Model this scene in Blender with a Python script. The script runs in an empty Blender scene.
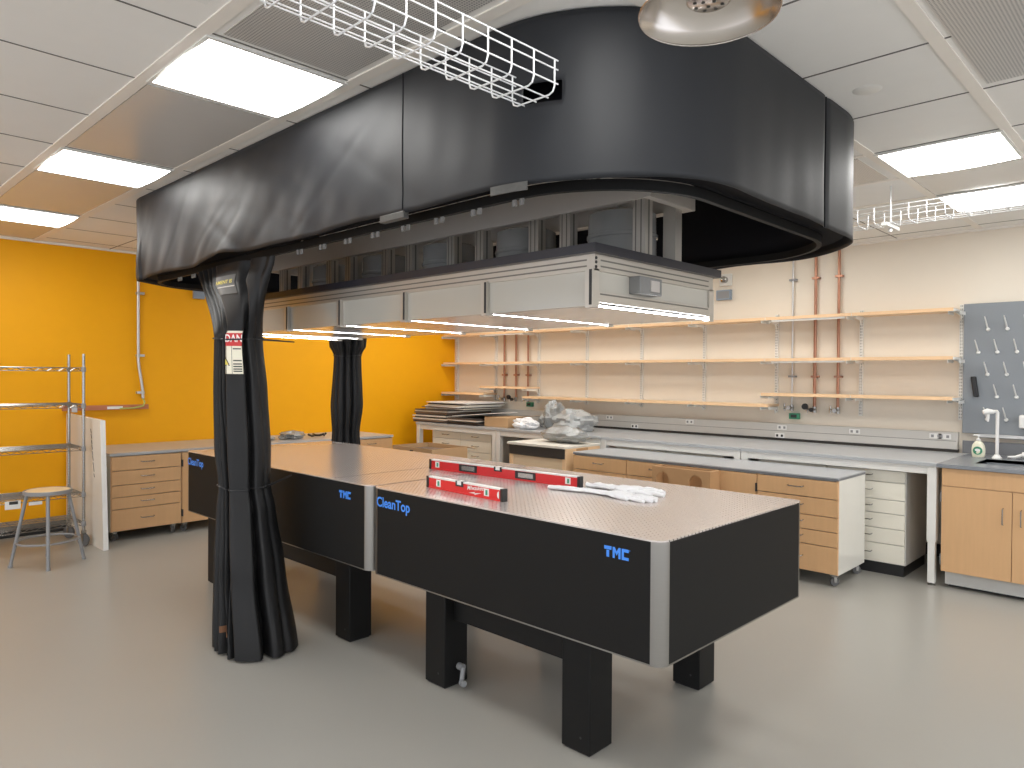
import bpy, bmesh, math, random
from mathutils import Vector, Matrix, noise
from math import sin, cos, pi, radians as rad
random.seed(7)
S = bpy.context.scene
C = S.collection
ROOT = {}

# ------------------------------------------------------------------ materials
def _mix(nt, fac, a, b):
    m = nt.nodes.new('ShaderNodeMix'); m.data_type = 'RGBA'
    nt.links.new(fac, m.inputs[0]); m.inputs[6].default_value = (*a, 1); m.inputs[7].default_value = (*b, 1)
    return m.outputs[2]
def mat(name, col, rough=.5, metal=0., var=0., vscale=8., bump=0., bscale=60., spec=.5, rvar=0., stretch=None, trans=0., alpha=1., coat=0., sheen=0.):
    m = bpy.data.materials.new(name); m.use_nodes = True
    nt = m.node_tree; b = nt.nodes['Principled BSDF']
    b.inputs['Base Color'].default_value = (*col, 1); b.inputs['Roughness'].default_value = rough
    b.inputs['Metallic'].default_value = metal; b.inputs['Specular IOR Level'].default_value = spec
    b.inputs['Transmission Weight'].default_value = trans; b.inputs['Coat Weight'].default_value = coat
    b.inputs['Sheen Weight'].default_value = sheen; b.inputs['Alpha'].default_value = alpha
    tc = nt.nodes.new('ShaderNodeTexCoord'); mp = nt.nodes.new('ShaderNodeMapping')
    nt.links.new(tc.outputs['Object'], mp.inputs[0])
    if stretch: mp.inputs['Scale'].default_value = stretch
    n = nt.nodes.new('ShaderNodeTexNoise'); n.inputs['Scale'].default_value = vscale; n.inputs['Detail'].default_value = 2
    nt.links.new(mp.outputs[0], n.inputs[0])
    if var or not bump:
        v = var or .02
        nt.links.new(_mix(nt, n.outputs[0], [c*(1-v) for c in col], [min(1, c*(1+v)) for c in col]), b.inputs['Base Color'])
    if rvar:
        r = nt.nodes.new('ShaderNodeMapRange'); r.inputs[3].default_value = rough-rvar; r.inputs[4].default_value = rough+rvar
        nt.links.new(n.outputs[0], r.inputs[0]); nt.links.new(r.outputs[0], b.inputs['Roughness'])
    if bump:
        n2 = nt.nodes.new('ShaderNodeTexNoise'); n2.inputs['Scale'].default_value = bscale; n2.inputs['Detail'].default_value = 3
        nt.links.new(mp.outputs[0], n2.inputs[0])
        bp = nt.nodes.new('ShaderNodeBump'); bp.inputs['Strength'].default_value = bump; bp.inputs['Distance'].default_value = .01
        nt.links.new(n2.outputs[0], bp.inputs['Height']); nt.links.new(bp.outputs[0], b.inputs['Normal'])
    return m
def emit(name, col, st):
    m = bpy.data.materials.new(name); m.use_nodes = True; nt = m.node_tree; b = nt.nodes['Principled BSDF']
    b.inputs['Base Color'].default_value = (.8, .8, .8, 1); b.inputs['Emission Color'].default_value = (*col, 1); b.inputs['Emission Strength'].default_value = st
    return m
def dots(name, c0, c1, pitch, r, rough, metal, bumpy=0.):
    """a surface with a square grid of round holes in its own XY plane"""
    m = bpy.data.materials.new(name); m.use_nodes = True; nt = m.node_tree; b = nt.nodes['Principled BSDF']; L = nt.links.new; N = nt.nodes.new
    tc = N('ShaderNodeTexCoord'); sx = N('ShaderNodeSeparateXYZ'); L(tc.outputs['Object'], sx.inputs[0])
    sq = []
    for k in (0, 1):
        a = N('ShaderNodeMath'); a.operation = 'PINGPONG'; a.inputs[1].default_value = pitch/2; L(sx.outputs[k], a.inputs[0])
        p = N('ShaderNodeMath'); p.operation = 'POWER'; p.inputs[1].default_value = 2; L(a.outputs[0], p.inputs[0]); sq.append(p)
    ad = N('ShaderNodeMath'); ad.operation = 'ADD'; L(sq[0].outputs[0], ad.inputs[0]); L(sq[1].outputs[0], ad.inputs[1])
    lt = N('ShaderNodeMath'); lt.operation = 'LESS_THAN'; lt.inputs[1].default_value = r*r; L(ad.outputs[0], lt.inputs[0])
    L(_mix(nt, lt.outputs[0], c0, c1), b.inputs['Base Color'])
    b.inputs['Roughness'].default_value = rough; b.inputs['Metallic'].default_value = metal
    return m

M = {}
M['wall_white'] = mat('wall_white', (.80, .725, .615), .55, var=.015, bump=.03, bscale=200)
M['wall_orange'] = mat('wall_orange', (.93, .425, .002), .55, spec=.3, var=.02, bump=.03, bscale=200)
M['tile'] = mat('ceiling_tile', (.85, .832, .795), .7, var=.02, bump=.05, bscale=300)
M['tbar'] = mat('ceiling_bar', (.86, .81, .74), .45)
M['joint'] = mat('joint_dark', (.13, .12, .11), .7)
M['perf'] = dots('perforated_panel', (.66, .63, .59), (.28, .27, .26), .012, .0036, .3, .2)
M['glossp'] = mat('gloss_panel', (.62, .60, .57), .2, var=.01)
M['floor'] = mat('floor_epoxy', (.362, .352, .322), .29, var=.035, vscale=1.6)
M['black_paint'] = mat('black_paint', (.008, .008, .008), .5, spec=.22)
M['table_black'] = mat('black_vinyl', (.008, .0078, .0075), .6, bump=.05, bscale=400, spec=.22)
M['steel'] = mat('stainless', (.31, .30, .28), .36, 1., stretch=(1, 1, 40), var=.05)
M['chrome'] = mat('chrome', (.38, .37, .35), .25, 1.)
M['bowl'] = mat('bowl_steel', (.60, .56, .52), .24, 1., var=.06)
M['galv'] = mat('galvanised', (.60, .60, .60), .4, .8)
M['white_wire'] = mat('zinc_wire', (.80, .81, .82), .35, .35)
M['top'] = dots('honeycomb_top', (.70, .645, .615), (.13, .12, .115), .0265, .0038, .25, .5)
M['fabric'] = mat('black_fabric', (.0105, .012, .0150), .52, var=.1, bump=.08, bscale=500, spec=.36, sheen=.02)
M['curtain'] = mat('curtain_fabric', (.0085, .0085, .009), .48, var=.1, bump=.08, bscale=500, spec=.32)
M['void'] = mat('black_backing', (.006, .006, .008), .8, spec=.2)
M['alu'] = mat('aluminium', (.53, .495, .44), .4, .6)
M['alud'] = mat('aluminium_groove', (.20, .19, .17), .5, .6)
M['hdr'] = mat('grey_panel', (.52, .485, .45), .5)
M['acryl'] = mat('side_acrylic', (.53, .505, .445), .13, var=.01)
M['acrylb'] = mat('bottom_acrylic', (.60, .605, .60), .13, var=.01)
M['clipshade'] = mat('clip_shaded_grey', (.09, .088, .083), .4, .4, var=.2, vscale=60)  # metal clips darkened in colour for the shadow they hang in
M['switchm'] = mat('switch_grey', (.22, .22, .215), .45)
M['gliderm'] = mat('glider_grey', (.24, .235, .225), .5)
M['plate'] = mat('black_plate', (.022, .022, .030), .35)
M['duct'] = mat('fan_housing', (.40, .40, .39), .16, .35, var=.3, vscale=5)
M['led'] = emit('led_strip', (.95, .96, 1.0), 24.)
M['lamp'] = emit('lamp_diffuser', (1., .985, .95), 10.)
M['wood'] = mat('maple_laminate', (.66, .40, .20), .4, var=.07, vscale=6, stretch=(6, 6, .6))
M['woodl'] = mat('pale_board', (.72, .56, .38), .5, var=.05, vscale=5, stretch=(1, 1, 6))
M['edge'] = mat('maple_edge', (.84, .57, .33), .45, var=.06, vscale=9)
M['ply'] = mat('plywood_brown', (.50, .29, .14), .55, var=.1, vscale=7)
M['shelfu'] = mat('shelf_laminate', (.84, .63, .42), .5)
M['lam'] = mat('white_laminate', (.78, .765, .70), .22)
M['white_paint'] = mat('white_paint', (.78, .77, .73), .35)
M['cream'] = mat('cream_drawer', (.86, .82, .71), .35)
M['ctop'] = mat('grey_worktop', (.44, .455, .47), .28, var=.04, vscale=40)
M['ctope'] = mat('worktop_edge', (.17, .175, .185), .4)
M['ctopd'] = mat('epoxy_worktop', (.24, .255, .275), .25, var=.04, vscale=30)
M['plinth'] = mat('grey_plinth', (.52, .52, .50), .4)
M['black_plastic'] = mat('black_plastic', (.015, .015, .016), .4)
M['rubber'] = mat('grey_rubber', (.12, .12, .12), .6)
M['stool_grey'] = mat('stool_grey', (.26, .265, .27), .4)
M['stool_wood'] = mat('stool_hardboard', (.78, .60, .36), .45, var=.05)
M['board'] = mat('foam_board', (.74, .70, .62), .55, var=.02)
M['copper'] = mat('copper', (.40, .20, .13), .35, .8, var=.2, vscale=14)
M['rust'] = mat('busbar_red', (.52, .19, .09), .45, .3, var=.15, vscale=12)
M['peg_grey'] = mat('pegboard_grey', (.235, .255, .275), .4)
M['red'] = mat('level_red', (.66, .022, .025), .33)
M['vial'] = mat('vial_pale', (.85, .83, .62), .2)
M['green'] = mat('green', (.04, .26, .14), .4)
M['blue'] = mat('logo_blue', (.055, .26, .85), .5)
M['white'] = mat('white', (.84, .83, .80), .5)
M['cloth'] = mat('white_cotton', (.84, .84, .85), .8, bump=.2, bscale=300)
M['sign_red'] = mat('sign_red', (.55, .03, .03), .5)
M['sign_pale'] = mat('sign_pale', (.78, .74, .60), .5)
M['ink'] = mat('ink', (.03, .03, .03), .6)
M['yellow'] = mat('yellow', (.72, .60, .10), .5)
M['vinyl'] = mat('clear_vinyl', (.07, .072, .07), .4)
M['card'] = mat('cardboard', (.50, .32, .17), .65, var=.06)
M['cardd'] = mat('cardboard_dark', (.16, .11, .08), .7, var=.1)
M['sheetb'] = mat('dark_sheet', (.06, .05, .045), .6, var=.2)
M['recess_shade'] = mat('dark_recess_shade', (.035, .03, .027), .6)  # dark colour standing in for shade in a slot and a gap
M['plastic_wrap'] = mat('bubble_wrap', (.54, .555, .55), .15, var=.12, vscale=12, bump=.7, bscale=45, trans=.25)
M['silver'] = mat('silver_wrap', (.36, .37, .365), .15, .35, var=.25, vscale=25, bump=.8, bscale=60)
M['soapm'] = mat('soap_bottle', (.80, .78, .62), .2)
M['sensor'] = mat('blue_grey_box', (.26, .32, .40), .35)
M['outlet'] = mat('outlet_white', (.82, .81, .78), .35)
M['raceway'] = mat('raceway_grey', (.60, .58, .54), .35, .15)
M['greenyel'] = mat('green_yellow_wire', (.45, .48, .12), .5)

# ------------------------------------------------------------------ mesh helpers
class MB:
    def __init__(s): s.v = []; s.f = []
    def add(s, vs, fs):
        b = len(s.v); s.v += [tuple(p) for p in vs]; s.f += [tuple(b+i for i in f) for f in fs]; return s
    def box(s, x0, x1, y0, y1, z0, z1):
        x0, x1 = min(x0, x1), max(x0, x1); y0, y1 = min(y0, y1), max(y0, y1); z0, z1 = min(z0, z1), max(z0, z1)
        return s.add([(x0, y0, z0), (x1, y0, z0), (x1, y1, z0), (x0, y1, z0), (x0, y0, z1), (x1, y0, z1), (x1, y1, z1), (x0, y1, z1)],
                     [(0, 3, 2, 1), (4, 5, 6, 7), (0, 1, 5, 4), (1, 2, 6, 5), (2, 3, 7, 6), (3, 0, 4, 7)])
    def obox(s, c, ax, ay, az):
        c = Vector(c); ax = Vector(ax); ay = Vector(ay); az = Vector(az)
        P = [c+i*ax+j*ay+k*az for k in (-1, 1) for i, j in ((-1, -1), (1, -1), (1, 1), (-1, 1))]
        return s.add(P, [(0, 3, 2, 1), (4, 5, 6, 7), (0, 1, 5, 4), (1, 2, 6, 5), (2, 3, 7, 6), (3, 0, 4, 7)])
    def tube(s, pts, r, n=8, closed=False, cap=True):
        pts = [Vector(p) for p in pts]; m = len(pts); rs = r if isinstance(r, (list, tuple)) else [r]*m
        vs = []; prev = None
        for i, p in enumerate(pts):
            if closed: d = pts[(i+1) % m]-pts[i-1]
            else: d = pts[min(i+1, m-1)]-pts[max(i-1, 0)]
            d.normalize()
            if prev is None:
                u = d.cross(Vector((0, 0, 1)) if abs(d.z) < .9 else Vector((1, 0, 0))).normalized()
            else:
                u = (prev-d*prev.dot(d)).normalized()
            prev = u; w = d.cross(u)
            vs += [p+rs[i]*(cos(2*pi*k/n)*u+sin(2*pi*k/n)*w) for k in range(n)]
        fs = []
        for i in range(m if closed else m-1):
            a = i*n; b = ((i+1) % m)*n
            fs += [(a+k, a+(k+1) % n, b+(k+1) % n, b+k) for k in range(n)]
        if not closed and cap: fs += [tuple(range(n))[::-1], tuple((m-1)*n+k for k in range(n))]
        return s.add(vs, fs)
    def cyl(s, p0, p1, r, n=16): return s.tube([p0, p1], r, n)
    def lathe(s, prof, c=(0, 0, 0), n=28, axis='z'):
        vs = []; m = len(prof)
        for r, h in prof:
            for k in range(n):
                a = 2*pi*k/n; q = (r*cos(a), r*sin(a), h)
                if axis == 'y': q = (q[0], h, q[1])
                if axis == 'x': q = (h, q[0], q[1])
                vs.append((c[0]+q[0], c[1]+q[1], c[2]+q[2]))
        fs = [(i*n+k, i*n+(k+1) % n, (i+1)*n+(k+1) % n, (i+1)*n+k) for i in range(m-1) for k in range(n)]
        return s.add(vs, fs)
    def prism(s, poly, a0, a1, axis='z'):
        n = len(poly)
        def q(p, a): return (p[0], p[1], a) if axis == 'z' else ((p[0], a, p[1]) if axis == 'y' else (a, p[0], p[1]))
        vs = [q(p, a0) for p in poly]+[q(p, a1) for p in poly]
        return s.add(vs, [tuple(range(n))[::-1], tuple(range(n, 2*n))]+[(i, (i+1) % n, n+(i+1) % n, n+i) for i in range(n)])
    def grid(s, fn, nu, nv, cu=False, skip=None):
        vs = [fn(i, j) for j in range(nv) for i in range(nu)]
        fs = []
        for j in range(nv-1):
            for i in range(nu if cu else nu-1):
                q = (j*nu+i, j*nu+(i+1) % nu, (j+1)*nu+(i+1) % nu, (j+1)*nu+i)
                if skip and skip([vs[k] for k in q]): continue
                fs.append(q)
        return s.add(vs, fs)

def build(name, mb, m, parent=None, smooth=False, bevel=0., sub=0, solid=0.):
    me = bpy.data.meshes.new(name)
    o = bpy.data.objects.new(name, me); C.objects.link(o)
    if parent is None:
        xs = [p[0] for p in mb.v]; ys = [p[1] for p in mb.v]; zs = [p[2] for p in mb.v]
        org = Vector(((min(xs)+max(xs))/2, (min(ys)+max(ys))/2, min(zs)))
        o.location = org; ROOT[o.name] = org
    else:
        o.parent = parent; org = ROOT[parent.name]; ROOT[o.name] = org
    me.from_pydata([(p[0]-org[0], p[1]-org[1], p[2]-org[2]) for p in mb.v], [], mb.f)
    bm = bmesh.new(); bm.from_mesh(me); bmesh.ops.recalc_face_normals(bm, faces=bm.faces); bm.to_mesh(me); bm.free()
    me.materials.append(m if not isinstance(m, str) else M[m])
    if smooth or bevel:
        me.polygons.foreach_set('use_smooth', [True]*len(me.polygons)); me.set_sharp_from_angle(angle=rad(38))
    if bevel:
        b = o.modifiers.new('bevel', 'BEVEL'); b.width = bevel; b.segments = 2; b.limit_method = 'ANGLE'; b.angle_limit = rad(40)
    if solid:
        b = o.modifiers.new('solid', 'SOLIDIFY'); b.thickness = solid; b.offset = 0
    if sub:
        b = o.modifiers.new('sub', 'SUBSURF'); b.levels = b.render_levels = sub
    return o
def tag(o, label, cat, group=None, kind=None):
    if label: o['label'] = label
    if cat: o['category'] = cat
    if group: o['group'] = group
    if kind: o['kind'] = kind
    return o
def thing(name, label, cat, loc=(0, 0, 0), group=None):
    o = bpy.data.objects.new(name, None); C.objects.link(o); o.location = loc; o.empty_display_size = .1
    ROOT[o.name] = Vector(loc); return tag(o, label, cat, group)
def struct(name, mb, m, label=None, **k):
    o = build(name, mb, m, **k); o['kind'] = 'structure'
    return o
def dup(r, loc, rz=0., label=None, group=None):
    n = r.copy(); C.objects.link(n); n.location = loc; n.rotation_euler = (0, 0, rz)
    if label: n['label'] = label
    if group: n['group'] = group
    for ch in list(r.children):
        c = ch.copy(); C.objects.link(c); c.parent = n
        for g in ch.children:
            d = g.copy(); C.objects.link(d); d.parent = c
    return n
def text2d(body, size, bold=0., shear=0., align='LEFT', space=1.):
    cu = bpy.data.curves.new('lettering', 'FONT'); cu.body = body; cu.size = size; cu.offset = bold; cu.shear = shear; cu.align_x = align; cu.space_character = space
    o = bpy.data.objects.new('lettering', cu); C.objects.link(o)
    dg = bpy.context.evaluated_depsgraph_get(); me = bpy.data.meshes.new_from_object(o.evaluated_get(dg))
    vs = [(v.co.x, v.co.y) for v in me.vertices]; fs = [tuple(p.vertices) for p in me.polygons]
    bpy.data.objects.remove(o); bpy.data.curves.remove(cu); bpy.data.meshes.remove(me)
    return vs, fs
def flat(vf, fn):
    vs, fs = vf; mb = MB(); mb.add([fn(*p) for p in vs], fs); return mb

# ------------------------------------------------------------------ room shell
WX, WY, CZ = -8.3, 7.3, 2.9
RX, FY = 3.6, -3.4
struct('floor', MB().box(WX-.1, RX, FY, WY+.1, -.1, 0), 'floor')
struct('wall_left', MB().box(WX-.1, WX, FY, WY+.1, 0, CZ+.1), 'wall_orange')
struct('wall_back', MB().box(WX, RX, WY, WY+.1, 0, CZ+.1), 'wall_white')
struct('wall_right', MB().box(RX, RX+.1, FY, WY+.1, 0, .25).box(RX, RX+.1, FY, WY+.1, 2.78, CZ+.1).box(RX, RX+.1, FY, FY+.2, .25, 2.78).box(RX, RX+.1, WY-.6, WY+.1, .25, 2.78), 'wall_white')  # unseen wall, its wide opening added to let in fill light
struct('wall_front', MB().box(WX-.1, RX+.1, FY-.1, FY, 0, .25).box(WX-.1, RX+.1, FY-.1, FY, 2.78, CZ+.1).box(WX-.1, WX+.2, FY-.1, FY, .25, 2.78).box(RX-.2, RX+.1, FY-.1, FY, .25, 2.78), 'wall_white')  # unseen wall behind the camera, opened up for the same fill light
wf = MB()
for k in range(6): x = WX+.2+(RX-WX-.4)*k/5; wf.box(x-.03, x+.03, FY-.08, FY-.02, .25, 2.78)
struct('added_window_1', wf, 'white_paint')  # bars of an added, unseen opening that brightens the ceiling
wf = MB()
for k in range(6): y = FY+.2+(WY-FY-.8)*k/5; wf.box(RX+.02, RX+.08, y-.03, y+.03, .25, 2.78)
struct('added_window_2', wf, 'white_paint')  # bars of the second added opening, also out of view
struct('baseboard_left', MB().box(WX, WX+.012, FY, WY, 0, .11), 'black_plastic')
struct('baseboard_back', MB().box(WX+.012, RX, WY-.012, WY, 0, .11), 'black_plastic')
struct('ceiling', MB().box(WX-.1, RX+.1, FY-.1, WY+.1, CZ, CZ+.1), 'tile')
XL = [-.76+.66*k for k in range(-11, 7)]
YL = [1.80+.66*k for k in range(-1, 9)]+[-.18, -1.5, -2.82]
jb = MB()
for x in XL: jb.box(x-.004, x+.004, FY, WY, CZ-.002, CZ+.01)
for y in YL: jb.box(WX, RX, y-.004, y+.004, CZ-.0025, CZ+.01)
struct('trim_1', jb, 'joint')
tb = MB()
for y in (1.14, 1.80): tb.box(WX, RX, y-.028, y+.028, CZ-.006, CZ+.01)
for x in (-.76, -1.42): tb.box(x-.026, x+.026, 1.83, WY, CZ-.0055, CZ+.01)
for y in (4.44, 5.10, 5.76, 6.42): tb.box(WX, -1.45, y-.02, y+.02, CZ-.0052, CZ+.01)
tb.box(WX, RX, WY-.03, WY, CZ-.02, CZ+.01); tb.box(WX, WX+.03, FY, WY-.03, CZ-.02, CZ+.01)
struct('trim_2', tb, 'tbar')
def cpanel(x0, x1, y0, y1, m, n):
    struct(f'ceiling_panel_{n}', MB().box(x0, x1, y0, y1, CZ-.004, CZ+.01), m)
cpanel(-4.69, -3.43, 1.175, 1.765, 'glossp', 1); cpanel(-6.67, -5.41, 1.175, 1.765, 'glossp', 2)
cpanel(-2.71, -1.45, 1.20, 1.74, 'perf', 3); cpanel(-8.2, -7.39, 1.175, 1.765, 'glossp', 4)
cpanel(-.71, .53, 2.50, 3.72, 'perf', 5); cpanel(-1.39, -.79, 5.13, 5.73, 'glossp', 6)
cpanel(-2.71, -1.5, 4.48, 5.06, 'perf', 7)
LN = 0
def light(xc, yc, label, grp=None):
    t = thing('ceiling_light', label, 'ceiling light', (xc, yc, CZ-.012), grp)
    a = .315
    f = MB()
    for x0, x1, y0, y1 in ((-a, a, -a, -a+.018), (-a, a, a-.018, a), (-a, -a+.018, -a+.018, a-.018), (a-.018, a, -a+.018, a-.018)):
        f.box(xc+x0, xc+x1, yc+y0, yc+y1, CZ-.012, CZ-.001)
    build('frame', f, 'white_paint', t)
    b = a-.018; nn = 12
    pr = [(xc-b+2*b*k/nn, CZ-.010-.010*sin(pi*k/nn)) for k in range(nn+1)]+[(xc+b, CZ-.002), (xc-b, CZ-.002)]
    build('diffuser', MB().prism(pr, yc-b, yc+b, 'y'), 'lamp', t, smooth=True)
LX = [-7.03, -5.05, -3.07, -1.09, .89, 2.87]
light(-3.07, 1.47, 'large square ceiling light beside the long flank of the black valance, topmost of its row')
light(-5.05, 1.47, 'square ceiling light in the middle of the row that runs toward the orange wall')
light(-7.03, 1.47, 'square ceiling light at the end of its row, next to the orange wall')
light(-1.09, 4.77, 'square ceiling light beyond the rounded end of the black valance, above the wire cable tray')
light(-1.09, 6.09, 'square ceiling light seen through the white wire cable tray beside the white wall')
for x in LX[3:]: light(x, 1.47, 'square ceiling light of the long row, out of view behind the camera side', 'ceiling lights out of view')
for x in LX[:3]: light(x, 6.09, 'added square ceiling light for the white wall, hidden by the black valance', 'added ceiling lights hidden by the valance')  # unseen lamps added to brighten the white wall and benches
for x in LX[:3]+LX[4:]: light(x, 4.77, 'square ceiling light of the long row, out of view behind the camera side', 'ceiling lights out of view')
for x in (-5.05, -1.09, .89, 2.87): light(x, -1.83, 'square ceiling light of the long row, out of view behind the camera side', 'ceiling lights out of view')
t = tag(build('smoke_detector', MB().lathe([(0, -.0025), (.055, -.0025), (.06, -.001), (.062, 0)], (-1.116, 3.443, CZ), 24), 'white_paint', smooth=True), 'small round white disc set flush in a ceiling tile', 'detector')

# ------------------------------------------------------------------ optical tables
def rrect(x0, x1, y0, y1, r, n=8, only=None):
    P = []
    for cx, cy, a0 in ((x1-r, y1-r, 0), (x0+r, y1-r, 90), (x0+r, y0+r, 180), (x1-r, y0+r, 270)):
        P += [(cx+r*cos(rad(a0+90*k/n)), cy+r*sin(rad(a0+90*k/n))) for k in range(n+1)]
    return P
TZ0, TZ1, TY0, TY1 = .535, 1.0, 2.238, 3.50
def logo_tmc(parent, x, z, y, h):
    """block letters with the stencil cuts of the mark"""
    mb = MB(); w = h*.95
    def B(a, b, c, d): mb.box(x+a*w, x+b*w, y-.0012, y, z+c*h, z+d*h)
    B(0, .85, .68, 1); B(.27, .58, 0, .62)
    B(1.0, 1.24, 0, 1); B(1.68, 1.92, 0, 1)
    mb.prism([(x+1.24*w, z+1*h), (x+1.46*w, z+.62*h), (x+1.46*w, z+.26*h), (x+1.24*w, z+.62*h)], y-.0012, y, 'y')
    mb.prism([(x+1.68*w, z+1*h), (x+1.46*w, z+.62*h), (x+1.46*w, z+.26*h), (x+1.68*w, z+.62*h)], y-.0012, y, 'y')
    B(2.05, 2.3, 0, 1); B(2.3, 2.85, .72, 1); B(2.3, 2.85, 0, .26)
    B(2.93, 3.0, .9, .97)
    build('logo', mb, 'blue', parent)
def text_front(name, parent, body, size, x, z, y, m, bold=0., shear=0., space=1.):
    mb = flat(text2d(body, size, bold, shear, space=space), lambda u, v: (x+u, y, z+v))
    return build(name, mb, m, parent)
def table(x0, x1, label, lr, rr, extras):
    t = thing('optical_table', label, 'table', ((x0+x1)/2, (TY0+TY1)/2, 0))
    build('tabletop', MB().prism(rrect(x0, x1, TY0, TY1, .05 if rr else .012), TZ1-.006, TZ1), 'top', t)
    build('bottom_plate', MB().prism(rrect(x0, x1, TY0, TY1, .05 if rr else .012), TZ0, TZ0+.006), 'steel', t)
    build('core', MB().box(x0+.0215, x1-.0215, TY0+.0215, TY1-.0215, TZ0+.006, TZ1-.006), 'table_black', t)
    z0, z1 = TZ0+.006, TZ1-.006
    e = .05
    for y, n in ((TY0, 1), (TY1, -1)):
        build('side_panel', MB().box(x0+e, x1-e, y+n*.001, y+n*.0213, z0, z1), 'table_black', t)
    for x, n in ((x0, 1), (x1, -1)):
        build('end_panel', MB().box(x+n*.001, x+n*.0213, TY0+e, TY1-e, z0, z1), 'table_black', t)
    r = .05
    for sx, cx in ((-1, x0), (1, x1)):
        for sy, cy in ((-1, TY0), (1, TY1)):
            mb = MB(); px = cx-sx*r; py = cy-sy*r; n = 10
            vs = []
            for z in (z0, z1):
                for rr_ in (r, r-.01):
                    for k in range(n+1):
                        a = pi/2*k/n; vs.append((px+sx*rr_*cos(a), py+sy*rr_*sin(a), z))
            m1 = n+1; fs = []
            for k in range(n):
                fs += [(k, k+1, 2*m1+k+1, 2*m1+k), (m1+k, m1+k+1, 3*m1+k+1, 3*m1+k)]
            fs += [(0, m1, 3*m1, 2*m1), (n, m1+n, 3*m1+n, 2*m1+n)]
            mb.add(vs, fs); build('corner_strip', mb, 'steel', t, smooth=True)
    for a, b, c, d in extras['legs']:
        lg = build('leg', MB().box(a, b, c, d, .008, TZ0), 'black_paint', t, bevel=.004)
        build('foot_pad', MB().box(a+.01, b-.01, c+.01, d-.01, 0, .008), 'black_plastic', lg)
        build('bolt_hole', MB().lathe([(0, 0), (.006, 0)], (b-.05, c-.0006, .07), 10, 'y'), 'ink', lg)
    for a, b, c, d in extras['bars']:
        build('tie_bar', MB().box(a, b, c, d, .345, .45), 'black_paint', t, bevel=.003)
    return t
LW = .155
t1 = table(-3.212, -1.405, 'black optical table with red spirit levels and white gloves on its top', True, True, {
    'legs': [(-1.985, -1.83, 2.37, 2.525), (-2.915, -2.76, 2.37, 2.525), (-1.985, -1.83, 3.27, 3.425), (-2.915, -2.76, 3.27, 3.425)],
    'bars': [(-2.76, -1.985, 2.43, 2.49), (-2.76, -1.985, 3.30, 3.36)]})
logo_tmc(t1, -1.665, .905, TY0, .042)
text_front('lettering', t1, 'CleanTop', .072, -3.168, .903, TY0-.0008, 'blue', .0017)
mb = MB(); mb.cyl((-2.755, 2.46, .10), (-2.72, 2.46, .10), .018, 12); mb.cyl((-2.72, 2.46, .10), (-2.71, 2.44, .03), .012, 8); mb.cyl((-2.71, 2.44, .035), (-2.68, 2.43, .035), .016, 10)
build('air_fitting', mb, 'stool_grey', t1)
t2 = table(-5.70, -3.232, 'large black optical table on the orange wall side, behind the tied black curtain', True, True, {
    'legs': [(-3.80, -3.645, 2.385, 2.54), (-5.49, -5.335, 2.32, 2.475), (-3.80, -3.645, 3.27, 3.425), (-5.49, -5.335, 3.27, 3.425)],
    'bars': [(-5.335, -3.80, 2.43, 2.49), (-5.335, -3.80, 3.30, 3.36)]})
logo_tmc(t2, -3.53, .903, TY0, .042)
text_front('lettering', t2, 'CleanTop', .072, -5.665, .90, TY0-.0008, 'blue', .0017)
mb = MB().box(-3.628, -3.622, TY0+.02, TY1-.02, TZ1, TZ1+.0006); build('seam', mb, 'ink', t2)

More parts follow.
